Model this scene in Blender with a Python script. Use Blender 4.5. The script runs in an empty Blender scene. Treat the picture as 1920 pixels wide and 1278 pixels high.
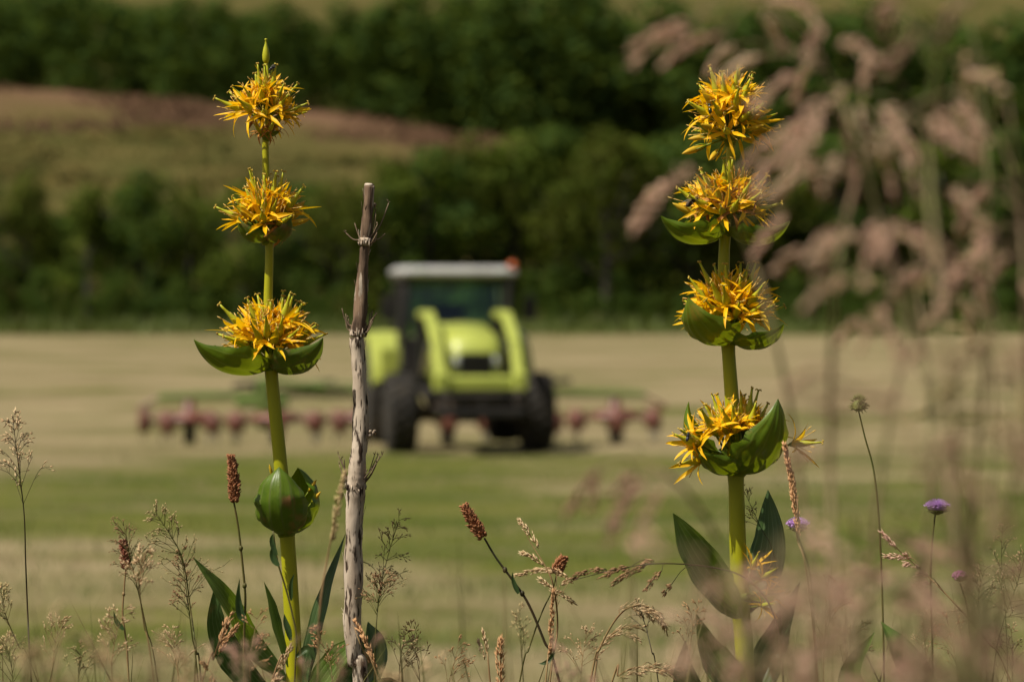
import bpy, math, random
import numpy as np
from mathutils import Vector, Matrix, Quaternion, noise as mnoise
R = math.radians
PI = math.pi
SC = bpy.context.scene
COL = SC.collection

# ---------------------------------------------------------------- camera, sky, sun, exposure
CAM_Z, PITCH, FW = 2.38, R(1.04), 0.322          # FW: frame width per metre of distance
K = FW / 1920.0
FOCUS = 3.1
cd = bpy.data.cameras.new('camera'); cam = bpy.data.objects.new('camera', cd); COL.objects.link(cam)
cam.location = (0, 0, CAM_Z); cam.rotation_euler = (PI/2 - PITCH, 0, 0)
cd.sensor_width = 36.0; cd.lens = 36.0 / FW; cd.clip_start = 0.05; cd.clip_end = 3000
cd.dof.use_dof = True; cd.dof.focus_distance = FOCUS; cd.dof.aperture_fstop = (cd.lens / 1000) / 0.0152
cd.dof.aperture_blades = 9
SC.camera = cam

SUN_EL, SUN_AZ = R(56), R(-118)                  # azimuth from +Y towards +X
SUNV = Vector((math.sin(SUN_AZ)*math.cos(SUN_EL), math.cos(SUN_AZ)*math.cos(SUN_EL), math.sin(SUN_EL)))
w = bpy.data.worlds.new('World'); SC.world = w; w.use_nodes = True
wn = w.node_tree.nodes; bgn = wn.get('Background') or wn.new('ShaderNodeBackground')
sky = wn.new('ShaderNodeTexSky'); sky.sky_type = 'NISHITA'; sky.sun_disc = False
sky.dust_density = 5.0; sky.ozone_density = 0.4; sky.sun_elevation = SUN_EL; sky.sun_rotation = SUN_AZ
w.node_tree.links.new(sky.outputs[0], bgn.inputs[0]); bgn.inputs[1].default_value = 0.055
sl = bpy.data.lights.new('sun', 'SUN'); sl.energy = 5.0; sl.angle = R(0.5); sl.color = (1.0, 0.93, 0.82)
so = bpy.data.objects.new('sun', sl); COL.objects.link(so)
so.rotation_euler = (-SUNV).to_track_quat('-Z', 'Y').to_euler(); so.location = (-20, -20, 60)
SC.view_settings.view_transform = 'Standard'; SC.view_settings.look = 'None'
SC.view_settings.exposure = 0.14; SC.view_settings.gamma = 1.0
SC.render.engine = 'CYCLES'
SC.cycles.use_denoising = True
SC.cycles.max_bounces = 6; SC.cycles.transparent_max_bounces = 8
SC.cycles.caustics_reflective = False; SC.cycles.caustics_refractive = False

# ---------------------------------------------------------------- helpers
def P(px, py, d=FOCUS):
    """a photo pixel (1920 wide) at distance d -> the point in the place"""
    f = Vector((0, math.cos(PITCH), -math.sin(PITCH))); u = Vector((0, math.sin(PITCH), math.cos(PITCH)))
    return Vector((0, 0, CAM_Z)) + f*d + Vector((1, 0, 0))*((px-960)*K*d) + u*((639-py)*K*d)

def lin(r, g, b):
    f = lambda c: (c/255/12.92) if c/255 <= 0.04045 else ((c/255+0.055)/1.055)**2.4
    return (f(r), f(g), f(b), 1)

def sm(a, b, x):
    t = max(0.0, min(1.0, (x-a)/(b-a))); return t*t*(3-2*t)

def ridge(x):
    x = max(-75, min(75, x))
    return 15.87 - 0.0815*(x+12) if x < -12 else max(8.0, 15.87 - 0.17*(x+12))

def ground_z(x, y):
    if y < 14:
        z = 1.72*(1 - sm(4.2, 12.0, y)) + 0.02*math.sin(x*3.1+y*2)*(1-sm(8, 14, y))
        if y < 0: z = 1.72
        return z
    if y < 175: return 0.05*math.sin(x*0.21+1)*math.sin(y*0.13)*sm(56, 66, y) - 0.2*sm(47.0, 49.5, y)*(1-sm(56, 90, y))
    h = ridge(x)
    if y < 260: return ((y-175)/85)**1.2*h + 0.25*math.sin(x*.3)*math.sin(y*.2)*sm(175,200,y)
    if y < 310: return h
    t = sm(310, 390, y); h = h*(1-t) + (max(h, 15.2))*t
    return h + (y-310)*0.21 + 1.2*math.sin(x*0.05+y*0.02)*sm(310, 360, y)

def cat(pts, n):
    """smooth curve through the points"""
    A = [np.array(p, float) for p in pts]
    if len(A) == 2: return [Vector(A[0]*(1-t)+A[1]*t) for t in np.linspace(0, 1, n)]
    A = [2*A[0]-A[1]] + A + [2*A[-1]-A[-2]]
    out = []; m = len(A)-3
    for i in range(n):
        s = i/(n-1)*m; k = min(int(s), m-1); t = s-k
        p0, p1, p2, p3 = A[k:k+4]
        out.append(Vector(0.5*(2*p1 + (p2-p0)*t + (2*p0-5*p1+4*p2-p3)*t*t + (3*p1-p0-3*p2+p3)*t**3)))
    return out

def interp(tab, t):
    for (a, b), (c, d) in zip(tab, tab[1:]):
        if t <= c: return b + (d-b)*((t-a)/(c-a) if c > a else 0)
    return tab[-1][1]

class MB:
    def __init__(s): s.v = []; s.f = []; s.m = []; s.uv = []
    def face(s, idx, m=0, uv=None):
        s.f.append(tuple(idx)); s.m.append(m); s.uv.append(uv)
    def tube(s, pts, rad, n=6, m=0, cap=True):
        pts = [Vector(p) for p in pts]; N = len(pts)
        rad = rad if hasattr(rad, '__len__') else [rad]*N
        T = [(pts[min(i+1, N-1)]-pts[max(i-1, 0)]).normalized() for i in range(N)]
        a = T[0].orthogonal().normalized(); b0 = len(s.v); L = 0
        for i in range(N):
            if i:
                q = T[i-1].rotation_difference(T[i]); a = (q @ a); a = (a - T[i]*a.dot(T[i])).normalized()
            b = T[i].cross(a)
            for k in range(n):
                th = 2*PI*k/n; s.v.append(pts[i] + (a*math.cos(th)+b*math.sin(th))*rad[i])
        for i in range(N-1):
            for k in range(n):
                k2 = (k+1) % n
                s.face((b0+i*n+k, b0+i*n+k2, b0+(i+1)*n+k2, b0+(i+1)*n+k), m,
                       ((k/n, i/(N-1)), ((k+1)/n, i/(N-1)), ((k+1)/n, (i+1)/(N-1)), (k/n, (i+1)/(N-1))))
        if cap:
            s.face(tuple(b0+k for k in reversed(range(n))), m); s.face(tuple(b0+(N-1)*n+k for k in range(n)), m)
    def sheet(s, rows, m=0):
        """rows: equal lists of points"""
        b0 = len(s.v); nr, nc = len(rows), len(rows[0])
        for r in rows: s.v.extend(r)
        for i in range(nr-1):
            for k in range(nc-1):
                q = b0+i*nc+k
                s.face((q, q+1, q+nc+1, q+nc), m, ((k/(nc-1), i/(nr-1)), ((k+1)/(nc-1), i/(nr-1)),
                       ((k+1)/(nc-1), (i+1)/(nr-1)), (k/(nc-1), (i+1)/(nr-1))))
    def blade(s, spine, wid, nrm, cup=0.0, fold=0.0, ripple=0.0, nc=7, m=0, rng=random, rib=0.0):
        """a leaf round a spine: wid = half widths, nrm = upper-side hint (Vector or list)"""
        N = len(spine); rows = []; ph = rng.random()*6
        for i, p in enumerate(spine):
            t = (spine[min(i+1, N-1)]-spine[max(i-1, 0)]).normalized()
            h = nrm[i] if isinstance(nrm, list) else nrm
            side = t.cross(h).normalized(); nn = side.cross(t).normalized(); row = []
            for k in range(nc):
                u = -1+2*k/(nc-1); th = u*cup
                lat = math.sin(th)/cup if abs(cup) > 1e-3 else u
                up = (1-math.cos(th))/cup if abs(cup) > 1e-3 else 0
                up += fold*abs(u) + ripple*abs(u)**2*math.sin(i*1.1+ph+(2 if u > 0 else 0))
                up += rib*abs(math.sin(u*PI*3))
                row.append(p + side*(lat*wid[i]) + nn*(up*wid[i]))
            rows.append(row)
        s.sheet(rows, m)
    def lathe(s, p, axis, prof, n=8, m=0):
        """prof: (distance along axis, radius)"""
        axis = Vector(axis).normalized(); p = Vector(p); a = axis.orthogonal().normalized(); b = axis.cross(a); b0 = len(s.v); N = len(prof)
        for z, r in prof:
            for k in range(n):
                th = 2*PI*k/n; s.v.append(p + axis*z + (a*math.cos(th)+b*math.sin(th))*max(r, 1e-5))
        for i in range(N-1):
            for k in range(n):
                k2 = (k+1) % n
                s.face((b0+i*n+k, b0+i*n+k2, b0+(i+1)*n+k2, b0+(i+1)*n+k), m, ((k/n, 0), ((k+1)/n, 0), ((k+1)/n, 1), (k/n, 1)))
        s.face(tuple(b0+k for k in reversed(range(n))), m); s.face(tuple(b0+(N-1)*n+k for k in range(n)), m)
    def ball(s, c, rx, ry=None, rz=None, nu=8, nv=6, m=0, rot=None):
        ry = ry or rx; rz = rz or rx; b0 = len(s.v); c = Vector(c)
        for i in range(nv+1):
            ph = PI*i/nv
            for k in range(nu):
                th = 2*PI*k/nu
                q = Vector((rx*math.sin(ph)*math.cos(th), ry*math.sin(ph)*math.sin(th), rz*math.cos(ph)))
                s.v.append(c + (rot @ q if rot is not None else q))
        for i in range(nv):
            for k in range(nu):
                k2 = (k+1) % nu; s.face((b0+i*nu+k, b0+(i+1)*nu+k, b0+(i+1)*nu+k2, b0+i*nu+k2), m)
    def box(s, c, sx, sy, sz, m=0, bev=0.0, rot=None, taper=1.0):
        """a bevelled box: rounded-rectangle sections stacked in z"""
        c = Vector(c); b = min(bev, sx*.45, sy*.45, sz*.45)
        lv = [(-sz/2, b), (-sz/2+b, 0), (sz/2-b, 0), (sz/2, b)] if b > 0 else [(-sz/2, 0), (sz/2, 0)]
        b0 = len(s.v); n = 0
        for z, ins in lv:
            k = 1 + (taper-1)*((z+sz/2)/sz); hx, hy = sx/2*k-ins, sy/2*k-ins
            if b > 0:
                pts = [(hx, -hy+b), (hx, hy-b), (hx-b, hy), (-hx+b, hy), (-hx, hy-b), (-hx, -hy+b), (-hx+b, -hy), (hx-b, -hy)]
            else: pts = [(hx, -hy), (hx, hy), (-hx, hy), (-hx, -hy)]
            n = len(pts)
            for x, y in pts:
                q = Vector((x, y, z)); s.v.append(c + (rot @ q if rot is not None else q))
        for i in range(len(lv)-1):
            for k in range(n):
                k2 = (k+1) % n; s.face((b0+i*n+k, b0+i*n+k2, b0+(i+1)*n+k2, b0+(i+1)*n+k), m)
        s.face(tuple(b0+k for k in reversed(range(n))), m); s.face(tuple(b0+(len(lv)-1)*n+k for k in range(n)), m)
    def bar(s, a, b, wx, wz, m=0, bev=0.01):
        a, b = Vector(a), Vector(b); d = b-a; q = d.to_track_quat('Z', 'X').to_matrix()
        s.box((a+b)/2, wx, wz, d.length, m, bev, q)
    def spk(s, p, d, L, r, m=0):
        d = Vector(d); a = d.orthogonal().normalized(); b = d.cross(a).normalized(); b0 = len(s.v)
        q = p + d*(L*.4)
        s.v.extend((p, q+a*r, q+b*r, q-a*r, q-b*r, p+d*L))
        for k in range(4):
            k2 = (k+1) % 4; s.face((b0, b0+1+k2, b0+1+k), m); s.face((b0+5, b0+1+k, b0+1+k2), m)
    def mesh(s, name, mats, smooth=True, off=None):
        me = bpy.data.meshes.new(name)
        vs = [tuple(Vector(v)-off) if off is not None else tuple(v) for v in s.v]
        me.from_pydata(vs, [], s.f)
        for m in mats: me.materials.append(m)
        me.polygons.foreach_set('material_index', s.m)
        me.polygons.foreach_set('use_smooth', [smooth]*len(s.f))
        if any(u is not None for u in s.uv):
            l = me.uv_layers.new(name='uv'); dat = []
            for f, u in zip(s.f, s.uv):
                for k in range(len(f)): dat.extend(u[k] if u else (0.5, 0.5))
            l.data.foreach_set('uv', dat)
        me.update(); return me
    def build(s, name, mats, parent=None, smooth=True, off=None):
        mats = mats if isinstance(mats, (list, tuple)) else [mats]
        return put(name, s.mesh(name, mats, smooth, off), parent)

def put(name, me, parent=None, mat=None):
    o = bpy.data.objects.new(name, me); COL.objects.link(o)
    if parent: o.parent = parent
    if mat is not None: o.matrix_basis = mat
    return o
def empty(name, loc, rz=0, parent=None):
    o = bpy.data.objects.new(name, None); COL.objects.link(o); o.location = loc; o.rotation_euler.z = rz
    o.empty_display_size = 0.05
    if parent: o.parent = parent
    return o
def tag(o, label=None, cat=None, group=None, kind=None):
    if label: o['label'] = label
    if cat: o['category'] = cat
    if group: o['group'] = group
    if kind: o['kind'] = kind
    return o

# ---------------------------------------------------------------- materials
def mat(name, c1, c2=None, scale=60.0, rough=0.6, trans=0.0, tc=None, bump=0.0, spec=0.3, metal=0.0, stretch=None,
        detail=4.0, lo=0.35, hi=0.65, veins=0, vcol=None, c3=None, scale3=8.0, lo3=0.5, hi3=0.62, coat=0.0, sss=0.0):
    m = bpy.data.materials.new(name); m.use_nodes = True
    nt = m.node_tree; nd = nt.nodes; ln = nt.links; nd.clear()
    out = nd.new('ShaderNodeOutputMaterial'); pb = nd.new('ShaderNodeBsdfPrincipled')
    pb.inputs['Roughness'].default_value = rough; pb.inputs['Specular IOR Level'].default_value = spec
    pb.inputs['Metallic'].default_value = metal; pb.inputs['Coat Weight'].default_value = coat
    col = None; tcn = nd.new('ShaderNodeTexCoord'); co = tcn.outputs['Object']
    if stretch:
        mp = nd.new('ShaderNodeMapping'); mp.inputs['Scale'].default_value = stretch
        ln.new(co, mp.inputs['Vector']); co = mp.outputs[0]
    noise = None
    def mix(a, b, fac):
        x = nd.new('ShaderNodeMix'); x.data_type = 'RGBA'
        for val, sock in ((a, x.inputs['A']), (b, x.inputs['B'])):
            if hasattr(val, 'default_value') or hasattr(val, 'is_output'): ln.new(val, sock)
            else: sock.default_value = val
        ln.new(fac, x.inputs['Factor']); return x.outputs['Result']
    def nz(sc_, lo_, hi_, det=detail):
        n = nd.new('ShaderNodeTexNoise'); n.inputs['Scale'].default_value = sc_; n.inputs['Detail'].default_value = det
        ln.new(co, n.inputs['Vector'])
        mr = nd.new('ShaderNodeMapRange'); mr.inputs['From Min'].default_value = lo_; mr.inputs['From Max'].default_value = hi_
        ln.new(n.outputs['Fac'], mr.inputs['Value']); return n, mr.outputs[0]
    if c2 is not None:
        noise, f = nz(scale, lo, hi); col = mix(c1, c2, f)
    if c3 is not None:
        n3, f3 = nz(scale3, lo3, hi3); col = mix(col if col is not None else c1, c3, f3)
    hgt = noise.outputs['Fac'] if noise else None
    if veins:
        uvn = nd.new('ShaderNodeUVMap'); sep = nd.new('ShaderNodeSeparateXYZ'); ln.new(uvn.outputs[0], sep.inputs[0])
        mu = nd.new('ShaderNodeMath'); mu.operation = 'MULTIPLY'; mu.inputs[1].default_value = veins*PI
        ln.new(sep.outputs[0], mu.inputs[0])
        si = nd.new('ShaderNodeMath'); si.operation = 'SINE'; ln.new(mu.outputs[0], si.inputs[0])
        ab = nd.new('ShaderNodeMath'); ab.operation = 'ABSOLUTE'; ln.new(si.outputs[0], ab.inputs[0])
        vr = nd.new('ShaderNodeMapRange'); vr.inputs['From Min'].default_value = 0.93; vr.inputs['From Max'].default_value = 0.995
        ln.new(ab.outputs[0], vr.inputs['Value'])
        col = mix(col if col is not None else c1, vcol, vr.outputs[0])
        bp2 = nd.new('ShaderNodeMath'); bp2.operation = 'MULTIPLY_ADD'; bp2.inputs[1].default_value = 0.22
        ln.new(ab.outputs[0], bp2.inputs[0])
        if hgt is not None: ln.new(hgt, bp2.inputs[2])
        hgt = bp2.outputs[0]
    if col is None: pb.inputs['Base Color'].default_value = c1
    else: ln.new(col, pb.inputs['Base Color'])
    if bump and hgt is not None:
        b = nd.new('ShaderNodeBump'); b.inputs['Strength'].default_value = bump; b.inputs['Distance'].default_value = 0.002
        ln.new(hgt, b.inputs['Height']); ln.new(b.outputs[0], pb.inputs['Normal'])
    sh = pb.outputs[0]
    if trans:
        t = nd.new('ShaderNodeBsdfTranslucent')
        if tc is not None: t.inputs[0].default_value = tc
        elif col is not None: ln.new(col, t.inputs[0])
        else: t.inputs[0].default_value = c1
        mx = nd.new('ShaderNodeMixShader'); mx.inputs[0].default_value = trans
        ln.new(sh, mx.inputs[1]); ln.new(t.outputs[0], mx.inputs[2]); sh = mx.outputs[0]
    ln.new(sh, out.inputs['Surface']); return m

M = {}
M['stem'] = mat('gentian_stem', (.42,.40,.008,1), (.31,.32,.008,1), 30, .42, bump=.15, spec=.4, stretch=(1,1,.15), c3=(.20,.13,.015,1), scale3=60, lo3=.66, hi3=.74)
M['leaf'] = mat('gentian_leaf', (.12,.19,.03,1), (.07,.135,.02,1), 38, .36, .30, (.20,.30,.012,1), .45, .5, veins=6, vcol=(.20,.27,.08,1), c3=(.26,.20,.06,1), scale3=26, lo3=.66, hi3=.74)
M['bract'] = mat('bract_leaf', (.135,.215,.008,1), (.070,.135,.007,1), 60, .36, .32, (.24,.30,.006,1), .4, .45, veins=5, vcol=(.17,.25,.03,1), c3=(.24,.20,.025,1), scale3=32, lo3=.62, hi3=.72)
M['bract_worn'] = mat('worn_bract_leaf', (.12,.19,.010,1), (.065,.125,.009,1), 50, .4, .30, (.2,.27,.01,1), .4, .4, veins=6, vcol=(.12,.16,.03,1), c3=(.26,.13,.05,1), scale3=45, lo3=.56, hi3=.66)
M['dark_leaf'] = mat('dark_leaf', (.065,.12,.03,1), (.035,.078,.02,1), 30, .38, .25, (.10,.18,.012,1), .4, .5, veins=6, vcol=(.12,.18,.07,1), c3=(.16,.12,.04,1), scale3=24, lo3=.66, hi3=.74)
M['petal'] = mat('petal', (.95,.62,.010,1), (.93,.46,.006,1), 140, .5, .33, (.98,.66,.006,1), .2, .25)
M['bud'] = mat('flower_bud', (.72,.40,.01,1), (.46,.34,.02,1), 120, .5, .15, spec=.3)
M['wilt'] = mat('withered_petal', (.50,.22,.03,1), (.30,.12,.03,1), 160, .7, .2)
M['ovary'] = mat('ovary', (.52,.50,.02,1), (.38,.41,.018,1), 120, .45, .12, spec=.35)
M['stigma'] = mat('stigma', (.50,.38,.05,1), (.34,.20,.03,1), 300, .6)
M['pedicel'] = mat('pedicel', (.22,.26,.012,1), (.13,.19,.01,1), 90, .5, .1)
M['stamen'] = mat('stamen', (.75,.56,.18,1), (.62,.34,.06,1), 200, .6)
M['dry'] = mat('dry_stalk', (.62,.52,.40,1), (.38,.30,.22,1), 80, .85, bump=1.0, spec=.12, stretch=(1,1,.2), c3=(.05,.033,.022,1), scale3=230, lo3=.53, hi3=.60)
M['dry_dark'] = mat('dry_bark', (.23,.155,.10,1), (.06,.04,.027,1), 150, .85, bump=1.0, spec=.12, stretch=(1,1,.14), c3=(.46,.38,.29,1), scale3=170, lo3=.54, hi3=.60)
M['twig'] = mat('dry_twig', (.25,.18,.11,1), (.12,.08,.05,1), 150, .85)
M['seed'] = mat('brown_seed', (.24,.085,.03,1), (.36,.17,.075,1), 260, .75, bump=.3)
M['seed_red'] = mat('red_seed', (.26,.07,.04,1), (.20,.11,.06,1), 260, .75)
M['thin_stem'] = mat('thin_stem', (.075,.085,.014,1), (.10,.07,.018,1), 40, .55)
M['dark_stem'] = mat('dark_stem', (.035,.035,.012,1), (.055,.03,.012,1), 40, .55)
M['tan_stem'] = mat('tan_stem', (.28,.20,.08,1), (.22,.12,.05,1), 40, .6)
M['veil_stem'] = mat('pale_green_stem', (.20,.20,.07,1), (.26,.17,.10,1), 20, .6, .2)
M['straw'] = mat('straw_spikelet', (.74,.58,.34,1), (.56,.36,.18,1), 150, .6, .25, bump=.2)
M['orange'] = mat('orange_spikelet', (.62,.36,.17,1), (.45,.24,.10,1), 150, .65, .2)
M['olive'] = mat('olive_spikelet', (.42,.35,.14,1), (.55,.40,.20,1), 150, .65, .2)
M['brown'] = mat('brown_spikelet', (.26,.14,.065,1), (.42,.25,.12,1), 150, .65, .2)
M['pink'] = mat('pink_spikelet', (.84,.60,.43,1), (.72,.46,.34,1), 45, .65, .35, c3=(.85,.66,.46,1), scale3=12, lo3=.5, hi3=.65)
M['pinkdim'] = mat('dull_pink_spikelet', (.58,.36,.25,1), (.44,.25,.18,1), 45, .65, .3)
M['lilac'] = mat('lilac_petal', (.60,.34,.72,1), (.68,.44,.78,1), 160, .55, .3)
M['magenta'] = mat('pink_petal', (.50,.15,.34,1), (.34,.13,.22,1), 200, .6, .2)
M['involucre'] = mat('green_sepal', (.12,.15,.03,1), (.2,.2,.05,1), 120, .6)
M['fly'] = mat('fly_body', (.008,.008,.012,1), (.02,.02,.03,1), 500, .35, spec=.5)
M['bee'] = mat('bee_body', (.09,.055,.025,1), (.03,.02,.012,1), 600, .7)
M['beetle'] = mat('beetle_shell', (.02,.03,.015,1), None, rough=.2, spec=.6)
M['wing'] = mat('insect_wing', (.25,.22,.18,1), None, rough=.3, trans=.5)
# ---- setting
M['bank'] = mat('bank_soil', (.10,.085,.03,1), (.06,.065,.02,1), 5, .95)
def field_mat():
    """mown hay: tan stubble, pale loose hay and green regrowth in patches; greener strip 22 to 42 m out"""
    m = bpy.data.materials.new('hay_field'); m.use_nodes = True; nt = m.node_tree; nd = nt.nodes; ln = nt.links
    pb = nd['Principled BSDF']; pb.inputs['Roughness'].default_value = .95; pb.inputs['Specular IOR Level'].default_value = .03
    tc = nd.new('ShaderNodeTexCoord'); sp = nd.new('ShaderNodeSeparateXYZ'); ln.new(tc.outputs['Object'], sp.inputs[0])
    def nz(sc, st, det, a, b, off):
        mp = nd.new('ShaderNodeMapping'); mp.inputs['Scale'].default_value = st; mp.inputs['Location'].default_value = (off, off*2, 0)
        ln.new(tc.outputs['Object'], mp.inputs[0]); n = nd.new('ShaderNodeTexNoise'); n.inputs['Scale'].default_value = sc
        n.inputs['Detail'].default_value = det; n.inputs['Roughness'].default_value = .6; n.inputs['Distortion'].default_value = .6; ln.new(mp.outputs[0], n.inputs['Vector'])
        mr = nd.new('ShaderNodeMapRange'); mr.clamp = True; mr.inputs['From Min'].default_value = .3; mr.inputs['From Max'].default_value = .7
        mr.inputs['To Min'].default_value = a; mr.inputs['To Max'].default_value = b; ln.new(n.outputs['Fac'], mr.inputs['Value']); return mr.outputs[0]
    def add(a, b, clamp=False):
        x = nd.new('ShaderNodeMath'); x.operation = 'ADD'; x.use_clamp = clamp; ln.new(a, x.inputs[0]); ln.new(b, x.inputs[1]); return x.outputs[0]
    def mix(a, b, f):
        x = nd.new('ShaderNodeMix'); x.data_type = 'RGBA'; ln.new(f, x.inputs['Factor'])
        for v, k in ((a, 'A'), (b, 'B')):
            if isinstance(v, tuple): x.inputs[k].default_value = v
            else: ln.new(v, x.inputs[k])
        return x.outputs['Result']
    mr = nd.new('ShaderNodeMapRange'); mr.inputs['From Min'].default_value = 14; mr.inputs['From Max'].default_value = 64; ln.new(sp.outputs[1], mr.inputs['Value'])
    cr = nd.new('ShaderNodeValToRGB'); ln.new(mr.outputs[0], cr.inputs[0]); els = cr.color_ramp.elements
    els[0].position = 0; els[0].color = (.4,)*3+(1,); els[1].position = 1; els[1].color = (.12,)*3+(1,)
    for p_, v in ((.10,.52),(.17,.56),(.25,.72),(.35,.92),(.45,.80),(.54,.60),(.62,.30)):
        e = els.new(p_); e.color = (v, v, v, 1)
    g = add(add(cr.outputs[0], nz(.17, (.6, 1, 1), 5, -.85, .8, 3)), nz(.8, (.5, 1, 1), 4, -.5, .5, 9), True)
    tan = mix((.175,.138,.072,1), (.285,.235,.130,1), nz(.5, (.4, 1, 1), 5, 0, 1, 17))
    grn = mix((.125,.125,.030,1), (.045,.070,.010,1), nz(.45, (.6, 1, 1), 5, 0, 1, 23))
    ln.new(mix(tan, grn, g), pb.inputs['Base Color']); return m
M['field'] = field_mat()
def hill_mat():
    m = mat('hill_pasture', (.105,.085,.028,1), (.062,.060,.016,1), .15, .95, spec=.05, detail=6)
    nt = m.node_tree; nd = nt.nodes; ln = nt.links
    pb = [n for n in nd if n.type == 'BSDF_PRINCIPLED'][0]; src = pb.inputs['Base Color'].links[0].from_socket
    tc = nd.new('ShaderNodeTexCoord'); sp = nd.new('ShaderNodeSeparateXYZ'); ln.new(tc.outputs['Object'], sp.inputs[0])
    n = nd.new('ShaderNodeTexNoise'); n.inputs['Scale'].default_value = .08; n.inputs['Detail'].default_value = 6
    ln.new(tc.outputs['Object'], n.inputs['Vector'])
    ad = nd.new('ShaderNodeMath'); ad.operation = 'MULTIPLY_ADD'; ad.inputs[1].default_value = 30; ln.new(n.outputs['Fac'], ad.inputs[0]); ln.new(sp.outputs[1], ad.inputs[2])
    cr = nd.new('ShaderNodeValToRGB'); mr = nd.new('ShaderNodeMapRange'); mr.inputs['From Min'].default_value = 230; mr.inputs['From Max'].default_value = 330
    ln.new(ad.outputs[0], mr.inputs['Value']); ln.new(mr.outputs[0], cr.inputs[0])
    e = cr.color_ramp.elements; e[0].position = .31; e[0].color = (0,0,0,1); e[1].position = .46; e[1].color = (1,1,1,1)
    k = e.new(.80); k.color = (1,1,1,1); k = e.new(.98); k.color = (0,0,0,1)
    mx = nd.new('ShaderNodeMix'); mx.data_type = 'RGBA'; mx.inputs['B'].default_value = (.140,.082,.048,1)
    ln.new(src, mx.inputs['A']); ln.new(cr.outputs[0], mx.inputs['Factor']); ln.new(mx.outputs['Result'], pb.inputs['Base Color'])
    return m
M['hill'] = hill_mat()
M['tree_leaf'] = mat('tree_leaf', (.058,.100,.020,1), (.034,.066,.015,1), .6, .85, .28, (.09,.14,.012,1), spec=.06)
M['tree_leaf_olive'] = mat('tree_leaf_olive', (.075,.085,.014,1), (.048,.060,.010,1), .6, .85, .28, (.12,.14,.012,1), spec=.06)
M['tree_leaf_light'] = mat('tree_leaf_light', (.100,.135,.018,1), (.062,.094,.014,1), .6, .85, .28, (.12,.17,.014,1), spec=.06)
M['bark'] = mat('tree_bark', (.07,.06,.045,1), (.035,.03,.032,1), 6, .9, bump=.5)
M['heather'] = mat('heather', (.125,.072,.042,1), (.085,.052,.03,1), .5, .9, spec=.05)
M['hill_tuft'] = mat('hill_grass', (.12,.095,.03,1), (.065,.070,.018,1), .3, .9, spec=.05)
M['hay'] = mat('hay_straw', (.28,.215,.115,1), (.21,.16,.08,1), 2, .8, .2)
M['tuft'] = mat('grass_blade', (.12,.15,.025,1), (.08,.115,.02,1), 2, .6, .25)
M['meadow'] = mat('meadow_blade', (.12,.13,.03,1), (.22,.16,.065,1), 6, .6, .25)
# ---- machines
M['lime'] = mat('lime_paint', (.42,.47,.085,1), (.35,.40,.07,1), 3, .38, spec=.5, coat=.2)
M['green'] = mat('green_paint', (.17,.24,.06,1), (.13,.19,.05,1), 3, .42, spec=.5)
M['red'] = mat('red_paint', (.19,.065,.042,1), (.13,.055,.038,1), 4, .45, spec=.5)
M['rubber'] = mat('rubber', (.018,.017,.016,1), (.045,.038,.028,1), 5, .85)
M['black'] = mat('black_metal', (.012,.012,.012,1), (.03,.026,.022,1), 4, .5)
M['rust'] = mat('dusty_metal', (.035,.028,.022,1), (.07,.05,.035,1), 6, .7)
M['roof'] = mat('roof_plastic', (.40,.40,.38,1), (.33,.33,.31,1), 3, .5)
M['steel'] = mat('steel', (.45,.45,.45,1), None, rough=.3, metal=1.0)
M['orange_lamp'] = mat('orange_lens', (.55,.12,.03,1), None, rough=.2, spec=.5)
M['lens'] = mat('headlight_lens', (.6,.62,.62,1), None, rough=.1, spec=.6)
M['rim'] = mat('rim_paint', (.40,.38,.33,1), None, rough=.5)
M['seat'] = mat('seat_cloth', (.03,.03,.03,1), None, rough=.9)
g = bpy.data.materials.new('cab_glass'); g.use_nodes = True; n_ = g.node_tree.nodes; n_.clear()
o_ = n_.new('ShaderNodeOutputMaterial'); t_ = n_.new('ShaderNodeBsdfTransparent'); t_.inputs[0].default_value = (.80,.92,.88,1)
gl = n_.new('ShaderNodeBsdfGlossy'); gl.inputs['Roughness'].default_value = .03; fr = n_.new('ShaderNodeFresnel'); fr.inputs[0].default_value = 1.55
ms = n_.new('ShaderNodeMixShader'); L_ = g.node_tree.links
L_.new(fr.outputs[0], ms.inputs[0]); L_.new(t_.outputs[0], ms.inputs[1]); L_.new(gl.outputs[0], ms.inputs[2]); L_.new(ms.outputs[0], o_.inputs[0])
M['glass'] = g

# ---------------------------------------------------------------- the setting: bank, hay field, hill
def sheet_obj(name, xs, ys, m, label):
    mb = MB(); mb.sheet([[Vector((x, y, ground_z(x, y))) for x in xs] for y in ys])
    o = mb.build(name, m); tag(o, label, None, None, 'structure'); return o
sheet_obj('ground', np.linspace(-30, 30, 81), list(np.linspace(-8, 14, 56)), M['bank'], 'rough grassy bank the flowers grow on')
sheet_obj('field', np.linspace(-120, 120, 61), [14]+list(np.linspace(16, 46, 10))+list(np.linspace(47, 58, 12))+list(np.linspace(62, 175, 45)), M['field'], 'mown hay field with greener strips')
sheet_obj('hill', np.linspace(-260, 260, 101), list(np.linspace(175, 262, 40))+list(np.linspace(266, 800, 60)), M['hill'], 'pasture hillside with a brown heather ridge')

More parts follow.
